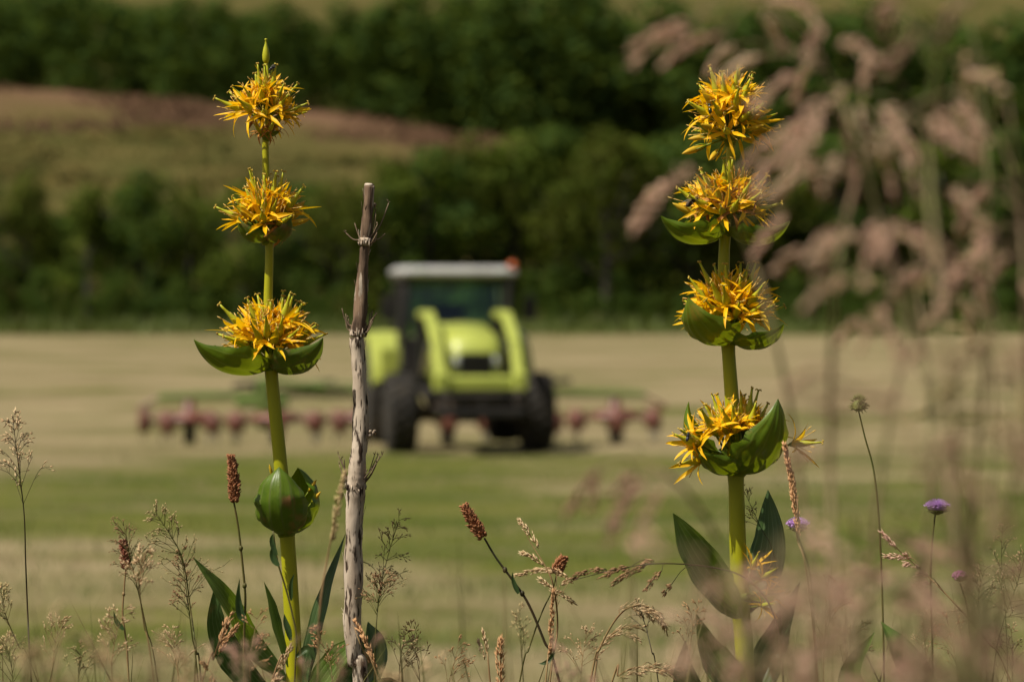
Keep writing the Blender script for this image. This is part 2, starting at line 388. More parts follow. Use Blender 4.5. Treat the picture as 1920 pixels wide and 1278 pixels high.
def scatter(name, mat_, label, n, seed, area, size, tilt):
    rng = random.Random(seed); mb = MB()
    for _ in range(n):
        x0, x1, y0, y1 = area
        y = y0 + (y1-y0)*rng.random()**1.5; hw = 0.5*FW*y + 1.5; x = rng.uniform(-hw, hw)
        q = mnoise.noise(Vector((x*.12, y*.55, seed)))
        if rng.random() > .5 + 1.3*q: continue
        z = ground_z(x, y); a = rng.uniform(0, 2*PI); el = rng.uniform(*tilt); L = rng.uniform(*size); wd = L*.05+.003
        d = Vector((math.cos(a)*math.cos(el), math.sin(a)*math.cos(el), math.sin(el))); s_ = Vector((-math.sin(a), math.cos(a), 0))*wd
        p = Vector((x, y, z+.004)); b = len(mb.v)
        mb.v.extend((p-s_, p+s_, p+d*L*.6+s_*.8+Vector((0,0,.01)), p+d*L*.6-s_*.8+Vector((0,0,.01)), p+d*L)); mb.face((b, b+1, b+2, b+3)); mb.face((b+3, b+2, b+4))
    tag(mb.build(name, mat_), label, 'grass' if 'grass' in name else 'hay', None, 'stuff')
scatter('hay_straw', M['hay'], 'loose cut hay lying over the mown field', 26000, 5, (0, 0, 17, 95), (.05, .16), (0, .25))
scatter('stubble_grass', M['tuft'], 'short green grass regrowing between the hay strips', 15000, 6, (0, 0, 20, 46), (.03, .09), (.5, 1.4))

# ---------------------------------------------------------------- trees
def crown_mesh(seed, H, Rr, nf, base=.04, leaf=.27):
    """leaf clumps over many lobes; H crown top, Rr crown radius"""
    rng = random.Random(seed); mb = MB(); lobes = []
    for i in range(15):
        z = H*(base + (1-base)*rng.random()**.8*.88); k = (z/H-base)/(1-base)
        rr = Rr*(.95-.75*max(0, k-.35)/.65)*rng.uniform(.35, .85); a = rng.uniform(0, 2*PI)
        lobes.append((Vector((math.cos(a)*rr, math.sin(a)*rr, z)), Rr*rng.uniform(.28, .48)))
    lobes.append((Vector((0, 0, H*.86)), Rr*.34)); lobes.append((Vector((0, 0, H*.5)), Rr*.6))
    for i in range(nf):
        c, r = rng.choice(lobes)
        d = Vector((rng.gauss(0, 1), rng.gauss(0, 1), rng.gauss(0, 1)+.15)).normalized()
        p = c + d*r*(rng.random()**.35)*Vector((1, 1, .85)).length/1.66
        nrm = (d + Vector((rng.gauss(0, .5), rng.gauss(0, .5), rng.gauss(0, .5)))).normalized()
        a = nrm.orthogonal().normalized(); a.rotate(Quaternion(nrm, rng.uniform(0, 6.28))); b = nrm.cross(a)
        s = leaf*rng.uniform(.5, 1.15); q = len(mb.v)
        if p.z < .1: continue
        mb.v.extend((p-a*s*.5, p+b*s*.33-a*s*.1, p+a*s*.6, p-b*s*.33-a*s*.1)); mb.face((q, q+1, q+2, q+3), 1 if rng.random() < .3 else 0)
    return mb
def trunk_mb(seed, H, Rr):
    rng = random.Random(seed+99); mb = MB()
    mb.tube(cat([(0,0,-.1), (rng.uniform(-.15,.15), 0, H*.3), (rng.uniform(-.2,.2), rng.uniform(-.2,.2), H*.8)], 8), [.24*(1-.8*i/7)*H/8 for i in range(8)], 8)
    for i in range(6):
        a = rng.uniform(0, 2*PI); z = H*rng.uniform(.22, .6); l = Rr*rng.uniform(.5, .8)
        mb.tube(cat([(0,0,z), (math.cos(a)*l*.5, math.sin(a)*l*.5, z+l*.35), (math.cos(a)*l, math.sin(a)*l, z+l*.9)], 5), [.09, .07, .055, .04, .02], 5)
    return mb
VAR = []
for s in range(6):
    H, Rr = 8.0, (2.5, 2.9, 2.2, 2.7, 3.0, 2.4)[s]
    VAR.append((crown_mesh(40+s, H, Rr, 4800 - 900*(s % 3)).mesh('crown', [M[('tree_leaf', 'tree_leaf_olive', 'tree_leaf_light')[s % 3]], M['tree_leaf_light']], False), trunk_mb(40+s, H, Rr).mesh('trunk', [M['bark']])))
TREES = [(-50, 320, 'just outside the photo beyond its left edge'), (55, 312, 'at the far left of the wood, behind empty field'), (165, 330, 'second clear crown from the left, above mown field'),
 (265, 305, 'third crown from the left, pointed, under the brown ridge'), (360, 330, 'low crown just left of the left yellow flower stem'), (455, 318, 'behind the left yellow flower stem, between its upper whorls'),
 (560, 335, 'between the left yellow flower stem and the dry stalk'), (640, 322, 'just left of the dry stalk tip'), (725, 285, 'right of the dry stalk tip, left of the cab roof'),
 (805, 258, 'rising straight above the tractor roof'), (885, 238, 'above the orange beacon end of the tractor roof'), (965, 226, 'taller, immediately right of the tractor cab'),
 (1050, 228, 'tall, midway between tractor and right flower stem'), (1135, 222, 'tallest, nearest left of the right flower stem'), (1215, 240, 'behind the lone blurred grass spike left of the right flower'),
 (1300, 228, 'behind the left petals of the right flower stem'), (1390, 232, 'directly behind the right yellow flower stem'), (1480, 236, 'first crown right of the right yellow flower stem'),
 (1575, 240, 'behind the middle of the pink grass plumes'), (1670, 232, 'behind the pink plumes, above the green seed head'), (1770, 245, 'behind the pink plumes above the lilac flower'),
 (1870, 238, 'at the right edge behind the pink grass'), (1975, 262, 'just outside the photo beyond its right edge')]
rng = random.Random(3)
for i, (px, py, where) in enumerate(TREES):
    d = 158 + rng.uniform(-2, 5); top = (639-py)*K*d - math.sin(PITCH)*d + CAM_Z; p = P(px, 600, d)
    r = empty('broadleaf_tree', (p.x, d, ground_z(p.x, d)), rng.uniform(0, 6.28)); s = top/8.0; cv, tv = VAR[i % 6]
    tag(r, 'dark green tree '+where, 'tree', 'trees along the far edge of the hay field')
    wk = rng.uniform(.9, 1.35)
    for nm, me in (('crown', cv), ('trunk', tv)):
        o = put(nm, me, r); o.scale = (max(s, .9)*wk, max(s, .9)*wk, s)
def wood(name, label, rows, seed, nf, leaf):
    rng = random.Random(seed); mb = MB()
    src = [crown_mesh(seed*10+k, 1.0, .36, nf, .05, leaf) for k in range(5)]
    arr = [np.array([tuple(v) for v in m.v]) for m in src]
    for (x0, x1, step, y, hfun) in rows:
        x = x0
        while x < x1:
            yy = y + rng.uniform(-3, 3); h = hfun(x)*rng.uniform(.85, 1.12); a = rng.uniform(0, 6.28); k = rng.randrange(5)
            c, s = math.cos(a), math.sin(a); A = arr[k]; wx = h*rng.uniform(.95, 1.3)
            b = len(mb.v); z0 = ground_z(x, yy)
            mb.v.extend([Vector(q) for q in np.stack([x+(A[:,0]*c-A[:,1]*s)*wx, yy+(A[:,0]*s+A[:,1]*c)*wx, z0-.1+A[:,2]*h], 1)])
            for f, m_ in zip(src[k].f, src[k].m): mb.face([b+j for j in f], m_)
            x += step*rng.uniform(.7, 1.3)
    return tag(mb.build(name, [M['tree_leaf'], M['tree_leaf_light']], None, False), label, 'wood', None, 'stuff')
def h1(x): return 7.0 if x < -8 else min(9.9, 7.0+.42*(x+8))
wood('woodland', 'dense wood and scrub filling in behind the tree row', [(-40, 40, 2.6, 167, h1), (-40, 40, 2.8, 174, lambda x: h1(x)*.95), (-38, 38, 1.0, 154, lambda x: 1.9), (-38, 38, 1.3, 157, lambda x: 3.2)], 11, 1900, .042)
def h2(x): return 9.4 + 2.2*sm(-16, -2, x) - 1.6*sm(4, 18, x) + max(0, min(6.5, .14*(x+12)))
wood('hillside_wood', 'dark wood along the hillside above the brown ridge', [(-70, 70, 3.2, 266, h2), (-70, 70, 3.4, 273, h2), (-72, 72, 3.6, 281, h2), (-74, 74, 3.6, 290, h2), (-76, 76, 4, 300, h2)], 12, 1600, .045)

rng = random.Random(14); mb = MB()
for _ in range(9000):
    y = rng.gauss(149, 2.2); x = rng.uniform(-32, 32); z = ground_z(x, y); h = rng.uniform(.25, .8)*(1.3 if y > 149 else .7); a = rng.uniform(0, 6.28); u = Vector((math.cos(a), math.sin(a), 0)); v = Vector((-u.y, u.x, 0))*.03; p = Vector((x, y, z)); b = len(mb.v)
    mb.v.extend((p-v, p+v, p+u*h*.15+v+Vector((0,0,h*.6)), p+u*h*.15-v+Vector((0,0,h*.6)), p+u*h*.45+Vector((0,0,h)))); mb.face((b,b+1,b+2,b+3)); mb.face((b+3,b+2,b+4))
tag(mb.build('rough_grass', M['tuft']), 'rough olive grass strip along the foot of the wood', 'grass', None, 'stuff')

rng = random.Random(29); mb = MB()
for _ in range(26000):
    y = rng.uniform(206, 264); x = rng.uniform(-58, 30); z = ground_z(x, y); q = mnoise.noise(Vector((x*.09, y*.16, 4)))
    if rng.random() > .5+1.2*q: continue
    h = rng.uniform(.15, .45)*(1+q); wd = h*rng.uniform(.5, 1.1); a = rng.uniform(0, 6.28); u = Vector((math.cos(a), math.sin(a), 0))*wd; v = Vector((-u.y, u.x, 0))*.6; p = Vector((x, y, z)); b = len(mb.v)
    mb.v.extend((p-u, p-v*.6, p+u, p+v*.6, p+Vector((0, 0, h)))); m_ = 0 if y > 246+3*math.sin(x*.2) else 1
    for f_ in ((0,1,4), (1,2,4), (2,3,4), (3,0,4)): mb.face([b+j for j in f_], m_)
tag(mb.build('hillside_scrub', [M['heather'], M['hill_tuft']], None, False), 'low heather and rough grass tufts over the hillside', 'heather', None, 'stuff')

# ---------------------------------------------------------------- tractor
D_T = 45.0; TY = R(8.7)
tp = P(879, 845, D_T); tr = empty('tractor', (tp.x, tp.y, ground_z(tp.x, tp.y)), TY)
tag(tr, 'lime green farm tractor with white roofed cab and raised front loader frame, facing the flowers', 'tractor')
def wheel(x, y, rad, wd, side):
    prof = [(-wd/2, rad*.55), (-wd/2, rad*.82), (-wd*.42, rad*.93), (-wd*.3, rad*.97), (wd*.3, rad*.97), (wd*.42, rad*.93), (wd/2, rad*.82), (wd/2, rad*.55)]
    mb = MB(); mb.lathe((x, y, rad), (1, 0, 0), prof, 36)
    n = 22
    for k in range(n):
        for sd in (-1, 1):
            a = 2*PI*(k+.5*(sd > 0))/n; a2 = a+.16
            p0 = Vector((x+sd*wd*.02, y+math.cos(a)*rad*.975, rad+math.sin(a)*rad*.975)); p1 = Vector((x+sd*wd*.47, y+math.cos(a2)*rad*.94, rad+math.sin(a2)*rad*.94))
            mb.bar(p0, p1, .05, .055, 0, .008)
    w_ = empty('wheel', (0, 0, 0), 0, tr); mb.build('tyre', M['rubber'], w_)
    rb = MB(); rb.lathe((x, y, rad), (1, 0, 0), [(-wd*.36, 0), (-wd*.36, rad*.2), (-wd*.25, rad*.25), (-wd*.2, rad*.5), (-wd*.45, rad*.57), (wd*.45, rad*.57), (wd*.2, rad*.5), (wd*.25, rad*.25), (wd*.36, rad*.2), (wd*.36, 0)], 28)
    for k in range(8):
        a = k*PI/4; rb.lathe((x+side*wd*.36-.01, y+math.cos(a)*rad*.14, rad+math.sin(a)*rad*.14), (1, 0, 0), [(-.02, .018), (.03, .018)], 6)
    rb.build('rim', M['rim'], w_)
for sx in (-1, 1):
    wheel(sx*.97, 0, .56, .42, sx); wheel(sx*.93, 2.55, .82, .54, sx)
def tpart(name, mt, fn, parent=tr, smooth=False):
    mb = MB(); fn(mb); return mb.build(name, mt, parent, smooth)
def f(mb):   # hood: sections along y with rounded top
    rows = []
    for y, w_, z0, z1 in ((-.72,.30,1.08,1.42),(-.66,.36,1.0,1.58),(-.5,.40,.98,1.66),(-.1,.43,.98,1.72),(.5,.45,.98,1.78),(1.02,.46,.98,1.82)):
        row = [Vector((-w_, y, z0)), Vector((-w_, y, z1-.22)), Vector((-w_*.93, y, z1-.1)), Vector((-w_*.72, y, z1-.02)), Vector((0, y, z1)), Vector((w_*.72, y, z1-.02)), Vector((w_*.93, y, z1-.1)), Vector((w_, y, z1-.22)), Vector((w_, y, z0))]
        rows.append(row)
    mb.sheet(rows); b = len(mb.v); mb.v.extend(rows[0]); mb.face(tuple(b+k for k in range(9)))
hood = tpart('hood', M['lime'], f, smooth=True)
def f(mb):
    mb.box((0, -.735, 1.24), .46, .05, .34, 0, .02)
    for k in range(6): mb.box((0, -.765, 1.11+k*.052), .42, .015, .02)
tpart('grille', M['black'], f, hood)
for sx in (-1, 1):
    tpart('headlight', M['lens'], lambda mb: mb.box((sx*.27, -.725, 1.30), .09, .06, .14, 0, .02), hood)
def f(mb):
    mb.box((0, .1, .70), .52, 1.7, .42, 0, .05); mb.box((0, 1.7, .82), .62, 1.9, .55, 0, .05)
    mb.box((0, -.75, .78), .78, .35, .40, 0, .04); mb.box((0, -.95, .70), .62, .16, .30, 0, .03)
    for sx in (-1, 1): mb.bar((sx*.3, -.8, .95), (sx*.42, .8, 1.25), .08, .1)
tpart('chassis', M['rust'], f)
def f(mb):
    mb.bar((-.82, 0, .58), (.82, 0, .58), .16, .18, 0, .03); mb.box((0, 0, .56), .36, .34, .3, 0, .06)
    for sx in (-1, 1): mb.box((sx*.74, 0, .57), .14, .26, .34, 0, .04)
    mb.bar((-.7, -.16, .54), (.7, -.16, .54), .04, .04)
tpart('front_axle', M['rust'], f)
tpart('rear_axle', M['rust'], lambda mb: mb.bar((-.75, 2.55, .86), (.75, 2.55, .86), .26, .26, 0, .04))
# cab
CY0, CY1, CX, CZ0, CZ1 = 1.0, 2.55, .80, 1.15, 2.46
def f(mb):
    c = [(-1, CY0+.1), (1, CY0+.1), (-1, CY1), (1, CY1)]
    for sx, y in c:
        mb.bar((sx*CX, y - (.0), CZ0), (sx*(CX-.08), y+(.16 if y < 2 else -.05), CZ1), .085, .085, 0, .015)
    for sx in (-1, 1):
        mb.bar((sx*CX, CY0+.1, CZ0), (sx*CX, CY1, CZ0), .07, .09); mb.bar((sx*(CX-.08), CY0+.26, CZ1), (sx*(CX-.08), CY1-.05, CZ1), .07, .07)
        mb.bar((sx*CX, 1.75, CZ0), (sx*(CX-.08), 1.8, CZ1), .06, .06)
    mb.bar((-CX, CY0+.1, CZ0), (CX, CY0+.1, CZ0), .09, .09); mb.bar((-CX, CY1, CZ0+.3), (CX, CY1, CZ0+.3), .08, .08)
    mb.box((0, CY0+.16, 1.35), 1.5, .16, .5, 0, .04)      # dashboard and firewall
    mb.box((0, 1.8, 1.08), 1.5, 1.4, .08, 0, .02)
tpart('cab_frame', M['black'], f)
def pane(name, a, b, c_, d):
    mb = MB(); q = [Vector(x) for x in (a, b, c_, d)]; n = (q[1]-q[0]).cross(q[2]-q[0]).normalized()*.004
    mb.v.extend([x-n for x in q]+[x+n for x in q])
    for fc in ((0,1,2,3), (7,6,5,4), (0,4,5,1), (1,5,6,2), (2,6,7,3), (3,7,4,0)): mb.face(fc)
    return mb.build(name, M['glass'], tr, False)
pane('windscreen', (-.74, CY0+.12, 1.62), (.74, CY0+.12, 1.62), (.68, CY0+.25, 2.41), (-.68, CY0+.25, 2.41))
pane('rear_window', (-.74, CY1-.01, 1.52), (.74, CY1-.01, 1.52), (.68, CY1-.05, 2.41), (-.68, CY1-.05, 2.41))
for sx in (-1, 1):
    pane('side_window', (sx*.80, CY0+.2, 1.25), (sx*.80, 1.70, 1.25), (sx*.72, 1.75, 2.41), (sx*.72, CY0+.34, 2.41))
    pane('side_window', (sx*.80, 1.80, 1.25), (sx*.80, CY1-.06, 1.25), (sx*.72, CY1-.1, 2.41), (sx*.72, 1.84, 2.41))
def f(mb):
    mb.box((0, 1.80, 2.55), 1.72, 1.90, .15, 0, .055, None, .93)
roof = tpart('roof', M['roof'], f)
tpart('roof_shade', M['black'], lambda mb: mb.box((0, 1.80, 2.44), 1.62, 1.72, .06, 0, .02), roof)  # roof underside coloured black to stand in for the shadow there
for sx in (-.6, .6): tpart('work_light', M['lens'], lambda mb: mb.box((sx, .80, 2.55), .16, .06, .08, 0, .02), roof)
bc = MB(); bc.lathe((.80, 1.15, 2.50), (0, 0, 1), [(0, .07), (.02, .075), (.06, .07), (.15, .062), (.19, .04), (.2, 0)], 16); bc.build('beacon', M['orange_lamp'], roof)
def f(mb):
    mb.box((0, 2.15, 1.32), .52, .5, .14, 0, .05); mb.box((0, 2.42, 1.72), .5, .12, .72, 0, .05); mb.box((0, 2.2, 1.2), .3, .3, .2)
tpart('seat', M['seat'], f)
def f(mb):
    mb.tube([Vector((.19*math.cos(a), 1.55+.19*math.sin(a)*.8, 1.78+.19*math.sin(a)*.5)) for a in np.linspace(0, 2*PI, 21)], .016, 6)
    mb.tube([(0, 1.35, 1.5), (0, 1.55, 1.78)], .025, 6)
tpart('steering_wheel', M['black'], f)
for sx in (-1, 1):
    def f(mb):
        rows = []
        for k in range(11):
            a = R(10+k*15); y = 2.55-math.cos(a)*.92; z = .80+math.sin(a)*.86
            rows.append([Vector((sx*.66, y, z-.03)), Vector((sx*.66, y, z)), Vector((sx*.92, y, z+.02)), Vector((sx*1.18, y, z)), Vector((sx*1.20, y, z-.09))])
        mb.sheet(rows)
        b = len(mb.v); mb.box((sx*.90, 1.62, 1.20), .38, .06, .46, 0, .025)
    tpart('fender', M['lime'], f)
    tpart('fender_skirt', M['black'], lambda mb: mb.box((sx*.68, 2.5, 1.3), .05, 1.3, .6, 0, .02))
    def f(mb):
        mb.bar((sx*.80, 1.2, 2.2), (sx*1.03, 1.05, 2.25), .03, .03); mb.bar((sx*1.03, 1.05, 2.28), (sx*1.03, 1.05, 1.85), .03, .03); mb.box((sx*1.03, 1.03, 2.02), .19, .06, .34, 0, .025)
    tpart('mirror', M['black'], f)
    def f(mb):
        mb.bar((sx*.80, 1.35, 1.15), (sx*.86, 1.35, .45), .05, .36); mb.box((sx*.86, 1.35, .75), .2, .34, .04); mb.box((sx*.86, 1.35, .48), .2, .34, .04)
    tpart('step', M['black'], f)
    # front loader
    def f(mb):
        pts = [Vector((sx*.55, .95, 1.93)), Vector((sx*.55, .1, 1.93)), Vector((sx*.55, -.75, 1.55)), Vector((sx*.55, -1.15, 1.0))]
        for a, b in zip(pts, pts[1:]): mb.bar(a, b + (b-a).normalized()*.06, .12, .155, 0, .025)
        mb.box(pts[-1]+Vector((0, 0, .02)), .20, .22, .26, 0, .03)
    tpart('loader_arm', M['lime'], f)
    def f(mb):
        mb.bar((sx*.55, .95, .8), (sx*.55, .98, 1.95), .14, .20, 0, .02); mb.bar((sx*.59, .9, .85), (sx*.40, .6, .75), .12, .14)
    tpart('loader_post', M['black'], f)
    tpart('hydraulic_ram', M['steel'], lambda mb: (mb.tube([(sx*.55, .8, 1.1), (sx*.55, .1, 1.5)], .045, 10), mb.tube([(sx*.55, .1, 1.5), (sx*.55, -.3, 1.75)], .025, 8)))
    def f(mb): mb.bar((sx*.52, -1.18, 1.0), (sx*.52, -1.32, .72), .06, .12, 0, .015)
    tpart('loader_bracket', M['rust'], f)
tpart('loader_crossbar', M['lime'], lambda mb: mb.box((0, -1.12, 1.0), .98, .18, .21, 0, .035))
tpart('tool_carrier', M['black'], lambda mb: (mb.box((0, -1.32, .60), 1.22, .08, .12, 0, .02), mb.box((0, -1.28, .82), 1.18, .06, .08, 0, .02), [mb.box((x, -1.3, .7), .06, .06, .3) for x in (-.5, 0, .5)]))
tpart('exhaust_pipe', M['black'], lambda mb: (mb.tube([(.66, .92, 1.3), (.70, .92, 1.9), (.74, .95, 2.62)], [.07, .06, .045], 12)))
tpart('drawbar', M['rust'], lambda mb: (mb.bar((0, 2.9, .55), (0, 3.7, .5), .1, .1), mb.bar((-.4, 3.0, .6), (-.4, 3.75, .6), .06, .06), mb.bar((.4, 3.0, .6), (.4, 3.75, .6), .06, .06)))

# ---------------------------------------------------------------- hay tedder behind the tractor
tdp = Vector((tp.x, tp.y, 0)) + Vector((-math.sin(TY), math.cos(TY), 0))*5.2
td = empty('hay_tedder', (tdp.x, tdp.y, ground_z(tdp.x, tdp.y)), TY)
td.scale = (.965, 1, 1); td.location.x -= .30
tag(td, 'wide rotary hay tedder with green beam and red rotors behind the tractor', 'hay tedder')
def f(mb):
    mb.bar((-4.0, 0, .80), (-1.45, 0, .86), .12, .12, 0, .02); mb.bar((-1.45, 0, .86), (1.45, 0, .86), .15, .15, 0, .02); mb.bar((1.45, 0, .86), (4.0, 0, .80), .12, .12, 0, .02)
    mb.bar((-2.6, .1, 1.02), (-.5, -.2, 1.0), .06, .07); mb.bar((2.6, .1, 1.02), (.5, -.2, 1.0), .06, .07)
tpart('beam', M['green'], f, td)
tpart('mast', M['green'], lambda mb: (mb.bar((-2.3, -.05, .3), (-2.3, -.05, 1.1), .22, .22, 0, .03), mb.bar((-2.3, -.05, 1.05), (-1.3, -.05, .95), .12, .16, 0, .02), mb.bar((-2.75, -.05, .72), (-1.9, -.05, .72), .2, .2, 0, .03)), td)
tpart('headstock', M['green'], lambda mb: (mb.bar((-.45, -1.7, .55), (0, -1.4, 1.3), .08, .08), mb.bar((.45, -1.7, .55), (0, -1.4, 1.3), .08, .08), mb.bar((-.45, -1.7, .55), (.45, -1.7, .55), .08, .08), mb.bar((0, -1.5, .75), (0, 0, .86), .14, .14)), td)
for x in (-2.4, -1.5, 1.5, 2.4):
    tpart('fold_ram', M['black'], lambda mb: (mb.tube([(x-.4, -.05, .98), (x+.35, -.05, 1.04)], .04, 10), mb.box((x, 0, .92), .14, .14, .2, 0, .03)), td)
for i, x in enumerate((-3.5, -2.1, -.7, .7, 2.1, 3.5)):
    ro = MB(); ro.lathe((x, 0, .36), (0, 0, 1), [(0, .0), (0, .2), (.05, .27), (.13, .25), (.2, .12), (.4, .08), (.42, 0)], 18)
    ro.lathe((x, 0, .40), (0, 0, 1), [(0, .30), (.02, .46), (.1, .46), (.16, .28)], 20)
    ro = ro.build('rotor', M['red'], td)
    for k in range(6):
        am = MB(); a = k*PI/3 + i*.5; u = Vector((math.cos(a), math.sin(a), 0)); c = Vector((x, 0, 0))
        am.bar(c+u*.25+Vector((0,0,.46)), c+u*.72+Vector((0,0,.42)), .06, .06, 0, .01)
        v = Vector((-u.y, u.x, 0))
        am.box(c+u*.72+Vector((0,0,.41)), .2, .2, .3, 0, .03)
        for s in (-1, 1): am.tube(cat([c+u*.72+v*s*.07+Vector((0,0,.44)), c+u*.76+v*s*.08+Vector((0,0,.25)), c+u*.74+v*(s*.08-.08)+Vector((0,0,.05))], 5), .011, 5, 1)
        am.build('tine_arm', [M['red'], M['steel']], ro)
    wb = MB(); wb.lathe((x-.09, -.1, .23), (1, 0, 0), [(0, .08), (0, .18), (.03, .23), (.15, .23), (.18, .18), (.18, .08)], 20); wb.bar((x, -.1, .23), (x, 0, .42), .05, .05)
    wb.build('wheel', M['rubber'], td)
for sx in (-1, 1):
    def f(mb):
        mb.tube([Vector((sx*(4.1+.25*math.cos(a)), .4*math.sin(a), .62+.02*math.cos(3*a))) for a in np.linspace(-1.6, 1.6, 9)], .02, 6)
        mb.bar((sx*4.0, 0, .8), (sx*4.35, 0, .62), .04, .04)
    tpart('guard_rail', M['red'], f, td)

# ---------------------------------------------------------------- yellow gentians
mm = 0.001
def floret_mb(seed, kind='open'):
    """local +Z = floret axis, origin at the foot of its stalk"""
    rng = random.Random(seed); mb = MB(); pl = rng.uniform(11, 18)*mm      # 0 pedicel 1 ovary 2 petal 3 stamen 4 stigma
    mb.tube([(0,0,0), (rng.uniform(-1,1)*mm, rng.uniform(-1,1)*mm, pl*.6), (0,0,pl)], [.8*mm, .85*mm, 1.2*mm], 5, 0)
    if kind == 'bud':
        L = rng.uniform(21, 27)*mm
        mb.lathe((0,0,pl), (0,0,1), [(0,1*mm), (L*.15,2.2*mm), (L*.45,3.1*mm), (L*.72,2.5*mm), (L*.9,1.1*mm), (L,.1*mm)], 7, 2)
        for k in range(3):
            a = rng.uniform(0, 6.28); u = Vector((math.cos(a), math.sin(a), 0))
            mb.tube([Vector((0,0,pl-.001)), u*2.6*mm+Vector((0,0,pl+5*mm)), u*3.3*mm+Vector((0,0,pl+11*mm))], [1.2*mm, .9*mm, .2*mm], 4, 0)
        return mb
    mb.lathe((0,0,pl-1*mm), (0,0,1), [(0,1*mm), (2*mm,2*mm), (5*mm,2.6*mm), (6*mm,2.3*mm)], 7, 0)
    L = rng.uniform(23, 30)*mm; bx, by = rng.uniform(-2,2)*mm, rng.uniform(-2,2)*mm
    ax = cat([(0,0,pl), (bx*.4,by*.4,pl+L*.5), (bx,by,pl+L)], 8); fat = rng.uniform(.95, 1.3)
    mb.tube(ax, [r*fat*mm for r in (1.5, 2.5, 2.9, 2.7, 2.0, 1.25, .85, .75)], 8, 1)
    a0 = rng.uniform(0, 6.28); tip = ax[-1]
    for s in (0, PI):
        u = Vector((math.cos(a0+s), math.sin(a0+s), 0))
        mb.tube([tip, tip+u*.9*mm+Vector((0,0,1.2*mm)), tip+u*2.0*mm+Vector((0,0,1.3*mm)), tip+u*2.5*mm+Vector((0,0,.3*mm))], [.65*mm, .6*mm, .55*mm, .45*mm], 5, 4)
    n = rng.choice((5, 6, 6, 7, 7)); openk = rng.uniform(-.3, .5)
    for k in range(n):
        a = 2*PI*k/n + rng.uniform(-.25, .25); u = Vector((math.cos(a), math.sin(a), 0)); v = Vector((-u.y, u.x, 0))
        Lp = rng.uniform(21, 31)*mm; e0 = R(rng.uniform(40, 74)); e1 = R(rng.uniform(-40, 55)) if kind == 'open' else R(rng.uniform(-110, -50))
        p = u*1.8*mm + Vector((0,0,pl+1.5*mm)); sp = [p.copy()]; ns = 7; nr = []
        for i in range(ns):
            e = e0+(e1-e0)*((i+.5)/ns)**.7; d = u*math.cos(e)+Vector((0,0,1))*math.sin(e) + v*rng.uniform(-.12,.12)
            p = p + d*(Lp/ns); sp.append(p.copy())
        hw = rng.uniform(1.4, 2.4)*mm*(1 if kind == 'open' else .7); tw = rng.uniform(-.7, .7)
        for i in range(ns+1):
            t = (sp[min(i+1,ns)]-sp[max(i-1,0)]).normalized(); h = v.cross(t)
            h.rotate(Quaternion(t, tw*i/ns)); nr.append(-h)
        mb.blade(sp, [hw*x for x in (.75,.8,.9,1.0,.95,.8,.5,.06)], nr, cup=.5, fold=.1, nc=4, m=2, rng=rng)
    for k in range(rng.choice((4, 5, 5))):
        a = rng.uniform(0, 6.28); u = Vector((math.cos(a), math.sin(a), 0)); el = R(rng.uniform(25, 75)); Ls = rng.uniform(13, 20)*mm
        d = u*math.cos(el)+Vector((0,0,math.sin(el))); p = Vector((0,0,pl+3*mm)); b = rng.uniform(-.25,.35)
        pts = cat([p, p+d*Ls*.5, p+d*Ls+Vector((0,0,b*Ls*.6))], 5); mb.tube(pts, .24*mm, 4, 3)
        dd = (pts[-1]-pts[-2]).normalized(); mb.tube([pts[-1]-dd*.5*mm, pts[-1]+dd*1.8*mm, pts[-1]+dd*4*mm], [.24*mm,.5*mm,.2*mm], 4, 3)
    return mb
FM = [M['pedicel'], M['ovary'], M['petal'], M['stamen'], M['stigma']]
FO = [floret_mb(100+k).mesh('floret', FM) for k in range(14)]
FW_ = [floret_mb(200+k, 'wilt').mesh('withered_floret', [M['pedicel'], M['ovary'], M['wilt'], M['stamen'], M['stigma']]) for k in range(4)]
FB = [floret_mb(300+k, 'bud').mesh('flower_bud', [M['pedicel'], M['ovary'], M['bud'], M['stamen'], M['stigma']]) for k in range(4)]
def axis_mat(p, d, spin):
    return Matrix.Translation(p) @ Vector(d).normalized().to_track_quat('Z', 'Y').to_matrix().to_4x4() @ Matrix.Rotation(spin, 4, 'Z')
WT = [(0,.42), (.12,.72), (.3,1.0), (.45,1.0), (.65,.80), (.82,.46), (.93,.17), (1,.015)]
def bract_mb(az, L, W, e0, e1, cup=.9, ripple=.06, seed=0, power=1.0, roll=0.0, wt=WT):
    rng = random.Random(seed); mb = MB(); u = Vector((math.cos(az), math.sin(az), 0)); ns = 20
    p = u*3*mm; sp = [p.copy()]; nr = []; ds = []
    for i in range(ns):
        e = e0+(e1-e0)*((i+.5)/ns)**power; d = u*math.cos(e)+Vector((0,0,1))*math.sin(e); p = p+d*(L/ns); sp.append(p.copy()); ds.append(e)
    ds.append(ds[-1])
    for i, e in enumerate(ds):
        h = -u*math.sin(e)+Vector((0,0,1))*math.cos(e); t = u*math.cos(e)+Vector((0,0,1))*math.sin(e)
        h.rotate(Quaternion(t, roll)); nr.append(h)
    mb.blade(sp, [W*interp(wt, i/ns) for i in range(ns+1)], nr, cup=cup, fold=.05, ripple=ripple, nc=25, rng=rng, rib=-.045)
    return mb
PX = FOCUS*K      # metres per photo pixel at the flowers
